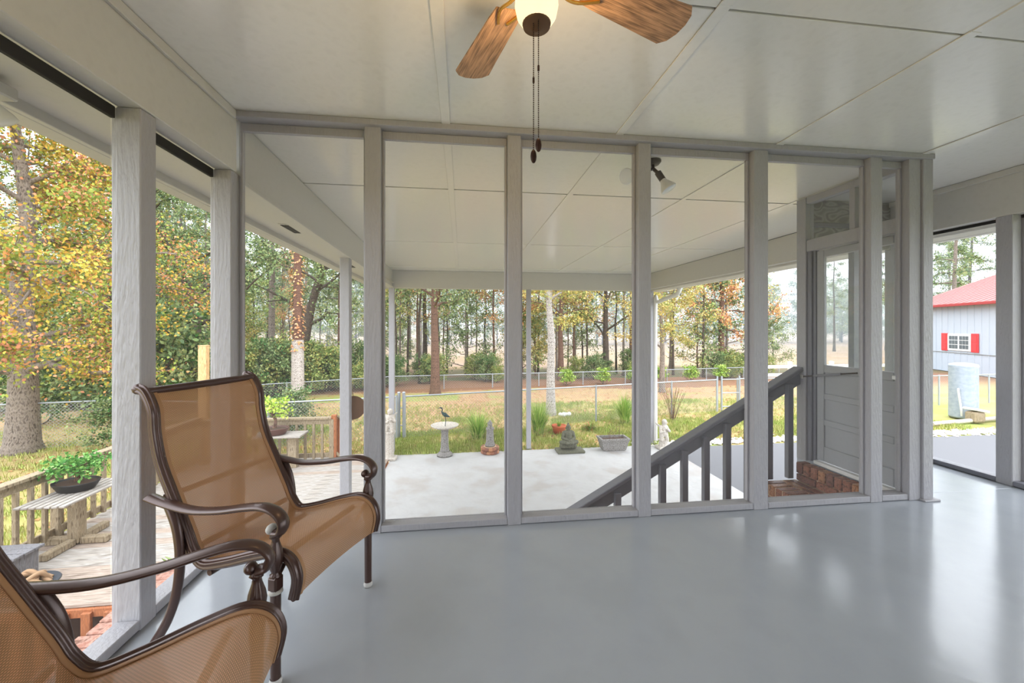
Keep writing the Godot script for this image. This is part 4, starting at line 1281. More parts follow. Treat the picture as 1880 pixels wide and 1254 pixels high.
func blades(count: int, h: float, spread: float, pal: Array, wide: float) -> Mesh:
	var m := MB.new()
	for k in count:
		var a := rng.randf() * TAU
		var o := Vector3(cos(a), 0, sin(a))
		var s := Vector3(-sin(a), 0, cos(a))
		var root := o * spread * 0.25 * sqrt(rng.randf())
		var l := h * rng.randf_range(0.55, 1.1)
		var lean := spread * rng.randf_range(0.1, 1.1)
		var col: Color = pal[rng.randi() % pal.size()]
		var last := root
		for q in 3:
			var t := (q + 1) / 3.0
			var p := root + o * lean * t * t + Vector3.UP * l * (t - 0.28 * t * t * lean / maxf(spread, 0.01))
			var w0 := wide * (1.0 - q / 3.0) * 0.5
			var w1 := wide * (1.0 - (q + 1) / 3.0) * 0.5
			var b := m.v.size()
			m.v.append_array([last - s * w0, last + s * w0, p + s * w1, p - s * w1])
			var nn := s.cross(p - last).normalized()
			m.n.append_array([nn, nn, nn, nn])
			m.c.append_array([col, col, col, col])
			m.i.append_array([b, b + 1, b + 2, b, b + 2, b + 3])
			last = p
	return m.mesh()

# ---------------------------------------------------------------- fences
func chain_fence(called: String, label: String, pts: Array, h: float, step: float, link: float) -> void:
	var t := thing(called, label, "fence", pts[0])
	var run := MB.new()
	var net := MB.new()
	for k in pts.size() - 1:
		var a: Vector3 = pts[k] - pts[0]
		var b: Vector3 = pts[k + 1] - pts[0]
		var n := maxi(1, int(round(a.distance_to(b) / step)))
		for q in n + (1 if k == pts.size() - 2 else 0):
			var p := a.lerp(b, float(q) / n)
			var pm := MB.new()
			pm.tube([p, p + Vector3.UP * (h + 0.02), p + Vector3.UP * (h + 0.05)], [0.026, 0.026, 0.006], 8)
			put(t, "post", pm.mesh(), M.galvanised)
		var rl := MB.new()
		rl.tube([a + Vector3.UP * h, b + Vector3.UP * h], [0.02, 0.02], 8)
		put(t, "top_rail", rl.mesh(), M.galvanised)
		var e := (b - a).normalized()
		var len := a.distance_to(b)
		var side := e.cross(Vector3.UP)
		var s := -h
		while s < len:
			for sg in [1.0, -1.0]:
				var s0 := s if sg > 0 else s + h
				var s1 := s + h if sg > 0 else s
				var y0 := 0.02
				var y1 := h
				var c0 := clampf(s0, 0, len)
				var c1 := clampf(s1, 0, len)
				if absf(c1 - c0) > 0.01:
					var ya := lerpf(y0, y1, (c0 - s0) / (s1 - s0))
					var yb := lerpf(y0, y1, (c1 - s0) / (s1 - s0))
					var p0 := a + e * c0 + Vector3.UP * ya
					var p1 := a + e * c1 + Vector3.UP * yb
					var w := (p1 - p0).cross(side).normalized() * 0.0022
					net.quad(p0 - w, p0 + w, p1 + w, p1 - w, side)
			s += link
	var o := put(t, "chain_link", net.mesh(), M.galvanised)
	o.set_meta("label", "woven wire mesh")
	o.set_meta("kind", "stuff")

func build_fences() -> void:
	chain_fence("chain_link_fence", "chain-link fence running across the lawn behind the birdbath", [P(-1.42, GROUND, 10.25), P(6.6, GROUND, 11.9), P(8.35, GROUND, 12.2)], 1.05, 2.7, 0.075)
	chain_fence("chain_link_fence", "chain-link fence crossing the yard beside the deck towards the oak", [P(-13.0, GROUND, 9.9), P(-8.2, GROUND, 10.6), P(-4.4, GROUND, 9.75), P(-1.62, GROUND, 10.2)], 1.05, 2.6, 0.075)
	chain_fence("chain_link_fence", "low chain-link fence in front of the far trees", [P(-15.0, GROUND, 13.6), P(-8.6, GROUND, 15.6), P(-3.0, GROUND, 18.0), P(8.0, GROUND, 18.8), P(22.0, GROUND, 20.5)], 0.62, 2.4, 0.11)
	chain_fence("chain_link_fence", "chain-link fence beyond the driveway by the barn", [P(9.2, GROUND, 12.35), P(16.9, GROUND, 12.2), P(26.0, GROUND, 12.6)], 1.05, 2.6, 0.09)
	var g := thing("fence_gate", "galvanised gate in the chain-link fence with paired posts", "gate", P(8.4, GROUND, 12.25))
	for x in [0.0, 0.16, 0.8]:
		put(g, "gate_post", tubes([[Vector3(x, 0, 0), Vector3(x, 1.16, 0)]], 0.03, 8), M.galvanised)
	for y in [0.15, 0.6, 1.05]:
		put(g, "gate_rail", tubes([[Vector3(0.16, y, 0), Vector3(0.8, y, 0)]], 0.018, 8), M.galvanised)
	var gp := thing("gate_post", "pair of thick galvanised gate posts behind the birdbath", "gate post", P(-1.52, GROUND, 10.35))
	for x in [-0.06, 0.06]:
		put(gp, "shaft", tubes([[Vector3(x, 0, 0), Vector3(x, 1.13, 0)]], 0.038, 10), M.galvanised)
		var c := MB.new()
		c.ball(Vector3(x, 1.13, 0), Vector3(0.045, 0.03, 0.045), 10)
		put(gp, "cap", c.mesh(), M.galvanised)
	for y in [0.3, 0.75]:
		put(gp, "hinge", tubes([[Vector3(-0.11, y, 0), Vector3(0.11, y, 0)]], 0.014, 8), M.galvanised)
	# white board fence beyond the barn fence, seen through the door glass
	var wf := thing("board_fence", "white wooden board fence far beyond the driveway", "fence", P(16.0, GROUND, 15.5))
	for k in 5:
		put(wf, "post", cbox(Vector3(0.13, 1.3, 0.13), 0.006), M.white, Vector3(k * 2.0 - 4.0, 0.65, 0))
	for y in [0.4, 0.75, 1.1]:
		put(wf, "board", cbox(Vector3(8.2, 0.13, 0.03), 0.004), M.white, Vector3(0, y, 0.09))

# ---------------------------------------------------------------- yard to the right
func build_right_yard() -> void:
	# barn: the long wall runs past the viewer's right
	var a := P(31.6, GROUND, 24.2)
	var e := (P(29.03, GROUND, 18.32) - a).normalized()
	var b := thing("barn", "pale blue metal barn with a red roof and red window shutters", "barn", a, atan2(-e.z, e.x))
	# local x runs along the wall, local z towards the house
	var length := 17.0
	for k in 34:
		put(b, "wall_sheet", cbox(Vector3(0.47, 4.2, 0.05), 0.01), M.barn_wall, Vector3(0.25 + k * 0.5, 2.1, 0))
		put(b, "wall_rib", cbox(Vector3(0.05, 4.2, 0.08), 0.012), M.barn_wall, Vector3(k * 0.5, 2.1, 0.01))
	put(b, "girt_line", cbox(Vector3(length, 0.06, 0.04), 0.01), M.galvanised, Vector3(8.5, 1.22, 0.05))
	put(b, "wall_core", cbox(Vector3(length, 4.2, 9.0), 0.01), M.barn_wall, Vector3(8.5, 2.1, -4.56))
	for k in 36:
		var x := -0.4 + k * 0.5
		bar(b, "roof_sheet", Vector3(x, 4.15, 0.5), Vector3(x, 6.3, -4.6), 0.49, 0.05, M.barn_roof, 0.01)
		bar(b, "roof_rib", Vector3(x + 0.25, 4.19, 0.5), Vector3(x + 0.25, 6.34, -4.6), 0.04, 0.06, M.barn_roof, 0.01)
	bar(b, "roof_back", Vector3(8.4, 6.3, -4.6), Vector3(8.4, 4.15, -9.6), 18.0, 0.06, M.barn_roof, 0.01)
	put(b, "eave_trim", cbox(Vector3(18.0, 0.16, 0.06), 0.012), M.barn_trim, Vector3(8.4, 4.12, 0.52))
	for wx in [3.95, 9.2]:
		var wn := put(b, "window", cbox(Vector3(1.75, 1.02, 0.08), 0.012), M.white, Vector3(wx, 1.85, 0.05))
		for s in [-1.0, 1.0]:
			for q in 3:
				for r in 3:
					put(wn, "pane", cbox(Vector3(0.21, 0.24, 0.02), 0.004), M.barn_glass, Vector3(s * 0.40 + (q - 1) * 0.235, (r - 1) * 0.27, 0.04))
			var sh := put(b, "shutter", cbox(Vector3(0.50, 1.1, 0.05), 0.012), M.shutter, Vector3(wx + s * 1.16, 1.85, 0.06))
			for q in 2:
				put(sh, "shutter_panel", cbox(Vector3(0.34, 0.42, 0.02), 0.008), M.shutter, Vector3(0, (q - 0.5) * 0.5, 0.03))
	# tank
	var t := thing("water_tank", "pale cylindrical tank with pipes standing by the driveway fence", "tank", P(15.35, GROUND, 10.45))
	var m := MB.new()
	m.lathe(Vector3.ZERO, [Vector2(0, 0), Vector2(0.31, 0.0), Vector2(0.32, 0.05), Vector2(0.315, 1.55), Vector2(0.33, 1.59), Vector2(0.31, 1.65), Vector2(0.16, 1.69), Vector2(0, 1.7)], 40)
	put(t, "shell", m.mesh(), M.tank)
	put(t, "pipe", tubes([curve([Vector3(-0.32, 0.9, 0.1), Vector3(-0.40, 0.85, 0.15), Vector3(-0.37, 0.3, 0.2), Vector3(-0.35, 0.1, 0.2)], 4)], 0.025, 8), M.white_plastic)
	var pb := thing("control_box", "white control box on a short wooden post beside the tank", "utility box", P(15.95, GROUND, 9.85))
	put(pb, "post", cbox(Vector3(0.26, 0.55, 0.1), 0.01), M.rail_wood, Vector3(0, 0.27, 0))
	put(pb, "box", cbox(Vector3(0.24, 0.30, 0.14), 0.012), M.white_plastic, Vector3(0.02, 0.45, 0.12))
	put(pb, "conduit", tubes([curve([Vector3(0.1, 0.3, 0.12), Vector3(0.2, 0.1, 0.15), Vector3(0.5, 0.05, 0.1), Vector3(1.1, 0.15, 0)], 4)], 0.025, 8), M.white_plastic)
	var sw := thing("salvaged_stump", "low tan wooden stump at the foot of the tank", "stump", P(14.95, GROUND, 9.9))
	put(sw, "block", cbox(Vector3(0.36, 0.32, 0.3), 0.05), M.rail_wood, Vector3(0, 0.16, 0))
	put(sw, "lid", cbox(Vector3(0.44, 0.07, 0.36), 0.03), M.white_plastic, Vector3(0.03, 0.36, 0), Basis(Vector3(0, 0, 1), -0.2))
	var bp := thing("black_pot", "black nursery pot with weeds beside the tank", "plant pot", P(15.36, GROUND, 9.45))
	m = MB.new()
	m.lathe(Vector3.ZERO, [Vector2(0, 0), Vector2(0.13, 0), Vector2(0.17, 0.32), Vector2(0.16, 0.32), Vector2(0.12, 0.25), Vector2(0, 0.25)], 20)
	put(bp, "pot", m.mesh(), M.black_pot)
	put(bp, "foliage", blades(140, 0.35, 0.3, [lin(96, 128, 60), lin(140, 160, 80)], 0.015), M.leaf, Vector3(0.1, 0.1, 0.05))
	var lg := put(self, "fallen_pole", tubes([[P(13.2, GROUND + 0.05, 9.7), P(16.6, GROUND + 0.06, 10.1)]], 0.06, 10), M.pale_stone)
	tag(lg, "long pale pole lying on the grass by the tank", "pole")
# ---------------------------------------------------------------- low plants
func build_plants() -> void:
	var green := [lin(120, 158, 62), lin(150, 182, 84), lin(96, 134, 52), lin(190, 200, 120)]
	for c in [[0.40, 10.0, 0.85, 0.60, 260, "arching clump of ornamental grass behind the stone tower"], [2.0, 10.3, 1.0, 0.50, 320, "tall bright ornamental grass clump beside the slim roof post"], [4.66, 11.0, 1.0, 0.48, 320, "upright ornamental grass clump near the fence behind the trough"]]:
		var t := thing("ornamental_grass", c[5], "ornamental grass", P(c[0], GROUND, c[1]))
		put(t, "blades", blades(c[4], c[2], c[3], green, 0.022), M.leaf).set_meta("kind", "stuff")
		put(t, "dry_skirt", blades(90, 0.3, c[3], [lin(205, 196, 150), lin(180, 170, 120)], 0.02), M.leaf).set_meta("kind", "stuff")
	var s := thing("spider_plant", "low spiky green plant on the lawn behind the trough planter", "plant", P(3.45, GROUND, 10.45))
	put(s, "blades", blades(130, 0.26, 0.34, [lin(130, 150, 80), lin(170, 110, 70), lin(105, 140, 60)], 0.03), M.leaf)
	var tw := thing("twig_shrub", "bare reddish twig shrub on the lawn by the gate", "shrub", P(6.3, GROUND, 11.3))
	var paths := []
	for k in 34:
		var a := rng.randf() * TAU
		var o := Vector3(cos(a), 0, sin(a)) * rng.randf_range(0.1, 0.42)
		paths.append([Vector3(o.x * 0.15, 0, o.z * 0.15), Vector3(o.x * 0.5, 0.45, o.z * 0.5), Vector3(o.x + rng.randfn(0, 0.04), rng.randf_range(0.75, 1.0), o.z)])
	put(tw, "stems", tubes(paths, 0.0035, 5), M.bark_brown)
	var wl := MB.new()
	for k in 140:
		var p: Array = paths[rng.randi() % paths.size()]
		var d := Vector3(rng.randfn(), rng.randfn(), rng.randfn()).normalized()
		wl.leaf(p[1].lerp(p[2], rng.randf()), d, d.cross(Vector3(0.3, 1, 0.2)).normalized(), 0.05, 0.025, [lin(170, 120, 80), lin(150, 160, 80)][k % 2])
	put(tw, "leaves", wl.mesh(), M.leaf)
	# grass on the lawn
	var n := FastNoiseLite.new()
	n.seed = 11
	n.frequency = 0.06
	n.fractal_octaves = 4
	var tuft := MB.new()
	for k in 6:
		var a := k * 1.05 + 0.3
		var o := Vector3(cos(a), 0, sin(a))
		var sd := Vector3(-sin(a), 0, cos(a)) * 0.006
		var r := o * 0.015 * (k % 3)
		tuft.quad(r - sd, r + sd, r + o * 0.03 + Vector3.UP * (0.05 + 0.01 * (k % 3)) + sd * 0.3, r + o * 0.03 + Vector3.UP * (0.05 + 0.01 * (k % 3)) - sd * 0.3, (o + Vector3.UP).normalized())
	for z in ["lawn_grass", "fallen_leaves"]:
		var items := []
		for k in (60000 if z == "lawn_grass" else 9000):
			var w := rng.randf_range(-12.0, 14.0)
			var d := 8.95 + pow(rng.randf(), 1.6) * (5.5 if z == "lawn_grass" else 9.0)
			if w < -5.4 and rng.randf() < 0.55:
				d = rng.randf_range(3.5, 9.0)
			if w > 4.6 and d < 9.2:
				continue
			var col := ground_colour(w, d, n)
			if z == "lawn_grass" and col.g < col.r * 0.98 and rng.randf() < 0.75:
				continue
			items.append([w, d, col])
		var mm := MultiMesh.new()
		mm.transform_format = MultiMesh.TRANSFORM_3D
		mm.use_colors = true
		if z == "lawn_grass":
			mm.mesh = tuft.mesh()
		else:
			var lf := MB.new()
			lf.quad(Vector3(-0.035, 0.0, 0), Vector3(0, 0.012, 0.025), Vector3(0.035, 0.004, 0), Vector3(0, 0.01, -0.025), Vector3.UP)
			mm.mesh = lf.mesh()
		mm.instance_count = items.size()
		for k in items.size():
			var it: Array = items[k]
			var sc := rng.randf_range(0.6, 1.5)
			mm.set_instance_transform(k, Transform3D(Basis.from_euler(Vector3(0, rng.randf() * TAU, 0)).scaled(Vector3(sc, sc * rng.randf_range(0.7, 1.3), sc)), P(it[0], GROUND - 0.025, it[1])))
			if z == "lawn_grass":
				mm.set_instance_color(k, (it[2] as Color).lerp([lin(200, 212, 118), lin(176, 200, 98), lin(216, 206, 140)][k % 3], 0.7))
			else:
				mm.set_instance_color(k, [lin(200, 140, 92), lin(178, 120, 84), lin(214, 176, 124), lin(160, 100, 70)][k % 4])
		var o := MultiMeshInstance3D.new()
		o.name = z
		o.multimesh = mm
		o.material_override = M.grass_blade
		add_child(o)
		tag(o, "short green grass blades on the lawn past the patio" if z == "lawn_grass" else "fallen brown and orange leaves scattered over the lawn", "grass" if z == "lawn_grass" else "leaves", "", "stuff")

# ---------------------------------------------------------------- trees
func rand_dir() -> Vector3:
	return Vector3(rng.randfn(), rng.randfn(), rng.randfn()).normalized()

# p: h height, r trunk radius, base crown start 0..1, spread, nb branches, leaves, ls leaf size, pal colours, lift branch tilt, lean, sub twigs, scatter
func tree_meshes(p: Dictionary) -> Array:
	var tm := MB.new()
	var lm := MB.new()
	var spine := []
	var lean: Vector3 = p.get("lean", Vector3.ZERO)
	for k in 8:
		var t := k / 7.0
		var jit: float = p.get("jit", 0.008)
		spine.append(Vector3(rng.randfn(0, jit) * p.h * t, p.h * t - (0.2 if k == 0 else 0.0), rng.randfn(0, jit) * p.h * t) + lean * t * t)
	spine = curve(spine, 3)
	var rr := []
	for k in spine.size():
		var t := float(k) / (spine.size() - 1)
		rr.append(p.r * ((1.0 - 0.85 * t) + 0.5 * exp(-t * 30.0)))
	tm.tube(spine, rr, 10)
	var twigs := []
	for k in int(p.nb):
		var t: float = lerpf(p.base, 0.98, (k + rng.randf()) / p.nb)
		var at: Vector3 = spine[int(t * (spine.size() - 1))]
		var a := k * 2.399 + rng.randf() * 0.6
		var out := Vector3(cos(a), 0, sin(a))
		var l: float = p.spread * (1.0 - 0.55 * (t - p.base) / maxf(1.0 - p.base, 0.01)) * rng.randf_range(0.6, 1.15)
		var lift: float = p.lift * rng.randf_range(0.4, 1.3)
		var b := [at]
		for q in range(1, 5):
			var u := q / 4.0
			b.append(at + out * l * u + Vector3.UP * l * (lift * u - p.get("droop", 0.15) * u * u) + rand_dir() * l * 0.06)
		b = curve(b, 2)
		var r0: float = p.r * (1.0 - 0.8 * t) * 0.45
		var br := []
		for q in b.size():
			br.append(maxf(r0 * (1.0 - 0.85 * q / (b.size() - 1.0)), 0.006))
		tm.tube(b, br, 6, false)
		twigs.append(b.slice(3))
		for s in int(p.sub):
			var bi := rng.randi_range(2, b.size() - 2)
			var d: Vector3 = ((b[bi + 1] - b[bi]).normalized() + rand_dir() * 0.9 + Vector3.UP * 0.2).normalized()
			var sl: float = l * rng.randf_range(0.25, 0.5)
			var c := [b[bi], b[bi] + d * sl * 0.5 + rand_dir() * sl * 0.08, b[bi] + d * sl + rand_dir() * sl * 0.1]
			tm.tube(c, [br[bi] * 0.6, br[bi] * 0.4, 0.004], 4, false)
			twigs.append(c)
	var pal: Array = p.pal
	for k in int(p.leaves):
		var tw: Array = twigs[rng.randi() % twigs.size()]
		var i := rng.randi_range(0, tw.size() - 2)
		var c: Vector3 = (tw[i] as Vector3).lerp(tw[i + 1], rng.randf()) + rand_dir() * absf(rng.randfn(0, 1.0)) * p.scatter
		if c.y < 0.15:
			continue
		var d := (rand_dir() + Vector3.DOWN * 0.3).normalized()
		var col: Color = pal[(int(tw[0].x * 13.0 + tw[0].y * 7.0 + 1000.0) + (rng.randi() % 3)) % pal.size()]
		var j := rng.randf_range(0.75, 1.25)
		lm.leaf(c, d, d.cross(rand_dir()).normalized(), p.ls * rng.randf_range(0.7, 1.4), p.ls * p.get("wide", 0.6), Color(col.r * j, col.g * j, col.b * j))
	return [tm.mesh(), lm.mesh() if lm.v.size() > 0 else null]

# the landmark that stands most nearly in the same direction, for labels
func landmark(w: float, d: float) -> String:
	var best := ""
	var near := INF
	for q in [[-9.85, 10.3, "the autumn tree"], [-9.6, 14.4, "the big evergreen bush"], [-5.56, 14.4, "the reddish pine"], [-3.0, 16.0, "the deck-side roof posts"], [-1.12, 17.0, "the forking oak"], [2.83, 12.5, "the pale-trunked tree"], [7.9, 21.2, "the dark forked tree"], [8.4, 12.25, "the fence gate"], [14.6, 20.9, "the russet pine"], [15.35, 10.45, "the tank"], [29.0, 20.0, "the barn"]]:
		var a := absf(angle_difference(atan2(w, d), atan2(q[0], q[1])))
		if a < near:
			near = a
			best = q[2]
	return best

func plant_tree(called: String, label: String, category: String, at: Vector3, meshes: Array, bark: Material, turn: float, scale: float, group := "") -> Node3D:
	var t := thing(called, label, category, at, turn, group)
	t.scale = Vector3.ONE * scale
	put(t, "trunk", meshes[0], bark)
	if meshes[1]:
		put(t, "foliage", meshes[1], M.leaf)
	return t

func build_trees() -> void:
	var dark := [lin(104, 126, 82), lin(124, 146, 96), lin(146, 162, 110), lin(88, 110, 76), lin(164, 168, 116)]
	var mid := [lin(126, 150, 84), lin(152, 170, 100), lin(174, 180, 110), lin(106, 132, 76), lin(186, 176, 104)]
	var yellow := [lin(196, 172, 92), lin(174, 172, 98), lin(150, 160, 92), lin(206, 186, 120), lin(180, 156, 92)]
	var autumn := [lin(206, 160, 70), lin(176, 164, 66), lin(140, 150, 64), lin(118, 140, 62), lin(206, 144, 92), lin(156, 158, 66), lin(132, 146, 70), lin(204, 140, 108), lin(190, 170, 76)]
	var russet := [lin(214, 156, 110), lin(200, 136, 92), lin(190, 164, 96), lin(222, 172, 134)]
	# the trees that can be told apart
	var oak := tree_meshes({"h": 9.0, "r": 0.27, "base": 0.2, "spread": 3.7, "nb": 34, "sub": 8, "leaves": 54000, "ls": 0.072, "wide": 0.8, "pal": autumn, "lift": 0.35, "droop": 0.28, "scatter": 0.34})
	plant_tree("autumn_tree", "broad tree with yellow, orange and green leaves beside the deck railing", "tree", P(-9.85, GROUND, 10.3), oak, M.bark_grey, 0.4, 1.0)
	var red := tree_meshes({"h": 15.0, "jit": 0.0, "r": 0.17, "base": 0.55, "spread": 2.6, "nb": 12, "sub": 4, "leaves": 5000, "ls": 0.13, "pal": dark, "lift": 0.2, "scatter": 0.3})
	var rt := plant_tree("pine_tree", "straight tree with pale lower trunk and reddish bark above", "tree", P(-5.56, GROUND, 14.4), red, M.bark_red, 0, 1.0)
	var pale := MB.new()
	pale.tube([Vector3(0, -0.1, 0), Vector3(0, 0.3, 0), Vector3(0.0, 1.2, 0), Vector3(0.0, 2.35, 0)], [0.29, 0.215, 0.2, 0.19], 14)
	put(rt, "pale_bark", pale.mesh(), M.bark_pale).set_meta("label", "pale lichen-covered lower trunk")
	var iv := MB.new()
	for k in 700:
		var a := rng.randf() * TAU
		var y := 2.0 + 6.0 * rng.randf()
		var o := Vector3(cos(a), 0, sin(a))
		iv.leaf(o * rng.randf_range(0.17, 0.24) + Vector3.UP * y, (o + Vector3.DOWN + rand_dir() * 0.5).normalized(), Vector3(-sin(a), 0, cos(a)), 0.09, 0.07, russet[k % 4])
	put(rt, "creeper_leaves", iv.mesh(), M.leaf).set_meta("label", "russet creeper leaves on the trunk")
	var mid_oak := tree_meshes({"h": 9.5, "r": 0.20, "base": 0.36, "spread": 4.2, "nb": 20, "sub": 6, "leaves": 15000, "ls": 0.13, "pal": dark, "lift": 0.5, "scatter": 0.36})
	plant_tree("evergreen_oak", "dark green oak with a brown forking trunk behind the patio roof post", "tree", P(-1.12, GROUND, 17.0), mid_oak, M.bark_brown, 1.2, 1.0)
	var birch := tree_meshes({"h": 8.5, "r": 0.15, "base": 0.42, "spread": 2.6, "nb": 20, "sub": 5, "leaves": 9000, "ls": 0.10, "pal": yellow, "lift": 0.55, "scatter": 0.26})
	plant_tree("pale_tree", "pale-trunked tree with yellow leaves standing in the near lawn", "tree", P(2.83, GROUND, 12.5), birch, M.bark_pale, 0.3, 1.0)
	var yl := tree_meshes({"h": 9.0, "r": 0.17, "base": 0.3, "spread": 3.2, "nb": 22, "sub": 5, "leaves": 10000, "ls": 0.12, "pal": yellow, "lift": 0.4, "scatter": 0.3})
	plant_tree("yellow_tree", "brown-trunked tree with sparse yellow leaves by the far fence", "tree", P(5.2, GROUND, 20.6), yl, M.bark_brown, 0.9, 1.0)
	var fork := tree_meshes({"h": 9.0, "r": 0.19, "base": 0.22, "spread": 3.6, "nb": 14, "sub": 5, "leaves": 6500, "ls": 0.12, "pal": mid, "lift": 0.9, "scatter": 0.3})
	plant_tree("forked_tree", "dark forked tree with thin green foliage behind the far fence", "tree", P(7.9, GROUND, 21.2), fork, M.bark_dark, 2.0, 1.0)
	var rs := tree_meshes({"h": 11.0, "r": 0.19, "base": 0.25, "spread": 3.0, "nb": 22, "sub": 5, "leaves": 8000, "ls": 0.12, "pal": russet, "lift": 0.15, "scatter": 0.3})
	plant_tree("russet_tree", "reddish-brown pine with russet leaves framed above the stair railing", "tree", P(14.6, GROUND, 20.9), rs, M.bark_brown, 0.5, 1.0)
	plant_tree("yellow_tree", "yellow-leaved tree showing under the downspout elbow", "tree", P(8.6, GROUND, 16.3), yl, M.bark_grey, 2.9, 0.72)
	# leaning oaks in the woods at the side
	for q in [[-10.2, 17.5, Vector3(-3.2, 0, 1.2), "dark leaning oak limb rising behind the porch corner post"], [-6.9, 18.2, Vector3(3.4, 0, 0.6), "dark oak leaning across the gap beside the reddish pine"], [-13.6, 17.0, Vector3(2.6, 0, 1.0), "dark crooked oak behind the autumn tree"]]:
		var ln := tree_meshes({"h": 10.0, "r": 0.24, "base": 0.3, "spread": 3.6, "nb": 14, "sub": 6, "leaves": 7000, "ls": 0.12, "pal": dark, "lift": 0.7, "scatter": 0.32, "lean": q[2]})
		plant_tree("leaning_oak", q[3], "tree", P(q[0], GROUND, q[1]), ln, M.bark_dark, 0, 1.0)
	# kinds for the woods
	var pine := []
	var under := []
	var thin := []
	for k in 3:
		pine.append(tree_meshes({"h": 17.0, "r": 0.16, "base": 0.32, "spread": 2.3, "nb": 22, "sub": 4, "leaves": 7000, "ls": 0.16, "wide": 0.4, "pal": dark, "lift": 0.15, "scatter": 0.3}))
		under.append(tree_meshes({"h": 6.5, "r": 0.075, "base": 0.12, "spread": 2.2, "nb": 24, "sub": 4, "leaves": 6200, "ls": 0.115, "pal": [dark, mid, yellow + mid][k], "lift": 0.5, "scatter": 0.32}))
		thin.append(tree_meshes({"h": 9.0, "r": 0.06, "base": 0.3, "spread": 1.7, "nb": 16, "sub": 4, "leaves": 1500, "ls": 0.10, "pal": [mid, russet, yellow][k], "lift": 0.6, "scatter": 0.25}))
	var bush := []
	for k in 2:
		bush.append(tree_meshes({"h": 1.9, "r": 0.05, "base": 0.06, "spread": 1.25, "nb": 26, "sub": 4, "leaves": 5500, "ls": 0.085, "wide": 0.7, "pal": [dark + [lin(70, 116, 60)], mid][k], "lift": 0.6, "scatter": 0.17}))
	var spots := []
	for k in 130:
		spots.append([rng.randf_range(-42, -3.5), rng.randf_range(15.5, 42.0), k])
	for k in 30:
		spots.append([rng.randf_range(-4, 30), rng.randf_range(20.2, 25.5), k])
	for k in 22:
		spots.append([-4.5 + k * 0.62 + rng.randfn(0, 0.3), rng.randf_range(19.8, 27.0), [1, 2, 8, 5, 2, 14, 10][k % 7]])
	for k in 14:
		spots.append([rng.randf_range(36, 70), rng.randf_range(26, 46), 3 * k])
	var barks := [M.bark_brown, M.bark_grey, M.bark_dark]
	for s in spots:
		var w: float = s[0]
		var d: float = s[1]
		if w < -d * 1.12 or (w < -3.4 and d < 14.0 + (w + 14.0) * 0.42 + 2.6) or (w > 20.0 and w < 34 and d > 12):
			continue
		var kind: int = s[2] % 6
		var v: int = s[2] / 3 % 3
		var at := P(w, GROUND, d)
		if kind in [0, 3]:
			plant_tree("woodland_pine", "%s pine with dark needles, %s behind %s" % ["tall slender", "deep in the woods" if d > 34.0 else ("some way" if d > 25.0 else "just"), landmark(w, d)], "tree", at, pine[v], barks[v], rng.randf() * TAU, rng.randf_range(0.75, 1.15), "pines in the woods")
		elif kind == 1 or kind == 4 and v != 0 or kind == 5 and w < -4.5 and v == 2:
			plant_tree("understory_tree", "%s understory tree %s behind %s" % [["dark green leafy", "light green leafy", "yellow-green leafy"][v], "deep in the woods" if d > 34.0 else ("some way" if d > 25.0 else "just"), landmark(w, d)], "tree", at, under[v], barks[(v + 1) % 3], rng.randf() * TAU, rng.randf_range(0.6, 1.2), "understory trees in the woods")
		else:
			plant_tree("slender_tree", "%s %s behind %s" % [["thin sparse tree with a few green leaves", "thin sparse tree with russet leaves", "thin sparse tree with yellow leaves"][v], "far" if d > 28.0 else "just", landmark(w, d)], "tree", at, thin[v], barks[(v + 2) % 3], rng.randf() * TAU, rng.randf_range(0.8, 1.2), "slender trees in the woods")
	# shrubs along the fences
	for k in 46:
		var w := rng.randf_range(-17, 19) if k > 18 else rng.randf_range(-17, -2)
		var d := 19.6 + rng.randf() * 2.2 if w > -3 else 16.6 + (w + 9.0) * 0.35 + rng.randf() * 2.5
		plant_tree("evergreen_shrub", ("dark evergreen shrub in the fence thicket behind " if k % 2 == 0 else "light green shrub in the fence thicket behind ") + landmark(w, d), "shrub", P(w, GROUND, d), bush[k % 2], M.bark_dark, rng.randf() * TAU, rng.randf_range(0.6, 1.2) * (0.62 if w > -4.0 else 1.0), "shrubs behind the far fence")
	for q in [[-9.6, 14.4, 1.7, "big glossy evergreen bush behind the near corner post"], [-12.2, 13.2, 1.0, "rounded green bush by the trunk of the autumn tree"], [-7.9, 10.3, 0.62, "creeper-covered shrub growing through the side fence"], [-4.2, 10.4, 0.62, "slim grey-green bush behind the far deck railing"]]:
		plant_tree("garden_bush", q[3], "bush", P(q[0], GROUND, q[1]), bush[0], M.bark_dark, q[0], q[2])
	var round_bush := tree_meshes({"h": 0.42, "r": 0.012, "base": 0.02, "spread": 0.3, "nb": 22, "sub": 2, "leaves": 1300, "ls": 0.06, "wide": 0.7, "pal": [lin(160, 190, 90), lin(135, 172, 74), lin(190, 208, 110)], "lift": 0.7, "scatter": 0.06})
	for w in [5.0, 6.9, 8.6, 10.0, 11.8, 13.6, 16.0]:
		plant_tree("small_shrub", "small round yellow-green shrub in a row along the far fence", "shrub", P(w, GROUND, 18.2 + w * 0.1), round_bush, M.bark_dark, w, 1.5, "row of small round shrubs")
	# distant edge of the field
	for k in 60:
		var tw := -52 + k * 2.3 + rng.randfn(0, 0.8)
		var td := 66 + rng.randfn(0, 3.5)
		plant_tree("distant_tree", "%s misty tree across the field, seen past %s" % [["dark green", "light green"][k % 2], landmark(tw, td)], "tree", P(tw, GROUND, td), under[k % 2], M.bark_dark, rng.randf() * TAU, rng.randf_range(1.3, 2.1), "tree line across the field")

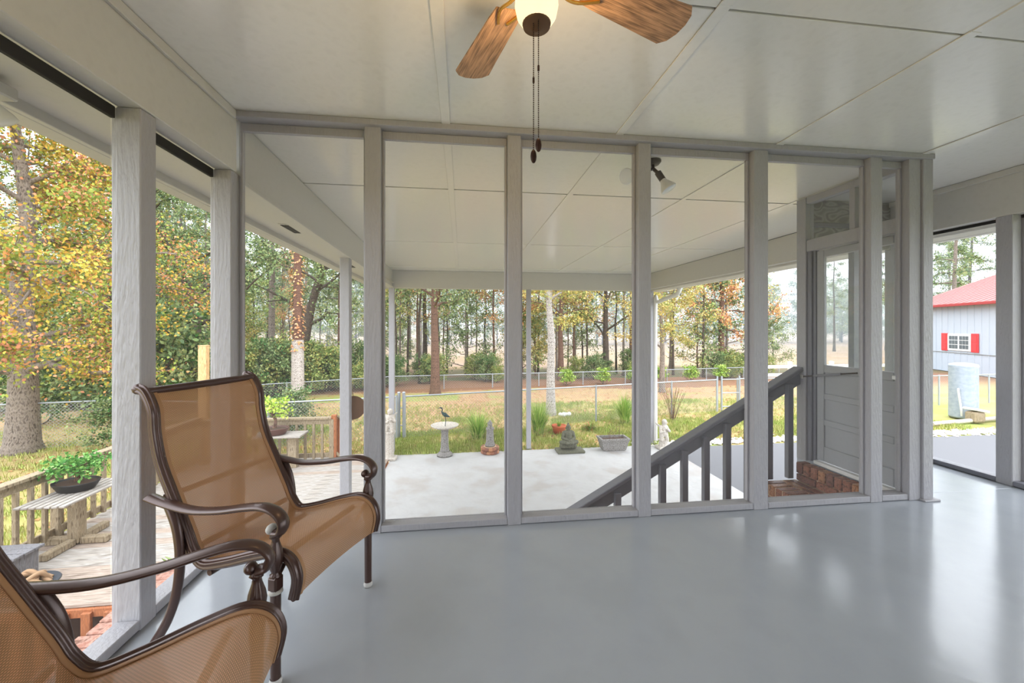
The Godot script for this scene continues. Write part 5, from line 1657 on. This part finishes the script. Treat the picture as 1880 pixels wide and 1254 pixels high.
func build_mist() -> void:
	var f := FogVolume.new()
	f.name = "mist"
	f.shape = RenderingServer.FOG_VOLUME_SHAPE_BOX
	f.size = Vector3(260, 30, 60)
	f.position = P(10, GROUND + 14.5, 58)
	var m := FogMaterial.new()
	m.albedo = Color(0.93, 0.97, 1.0)
	m.density = 0.011
	f.material = m
	add_child(f)
	tag(f, "thin morning mist hanging over the far field", "mist", "", "stuff")
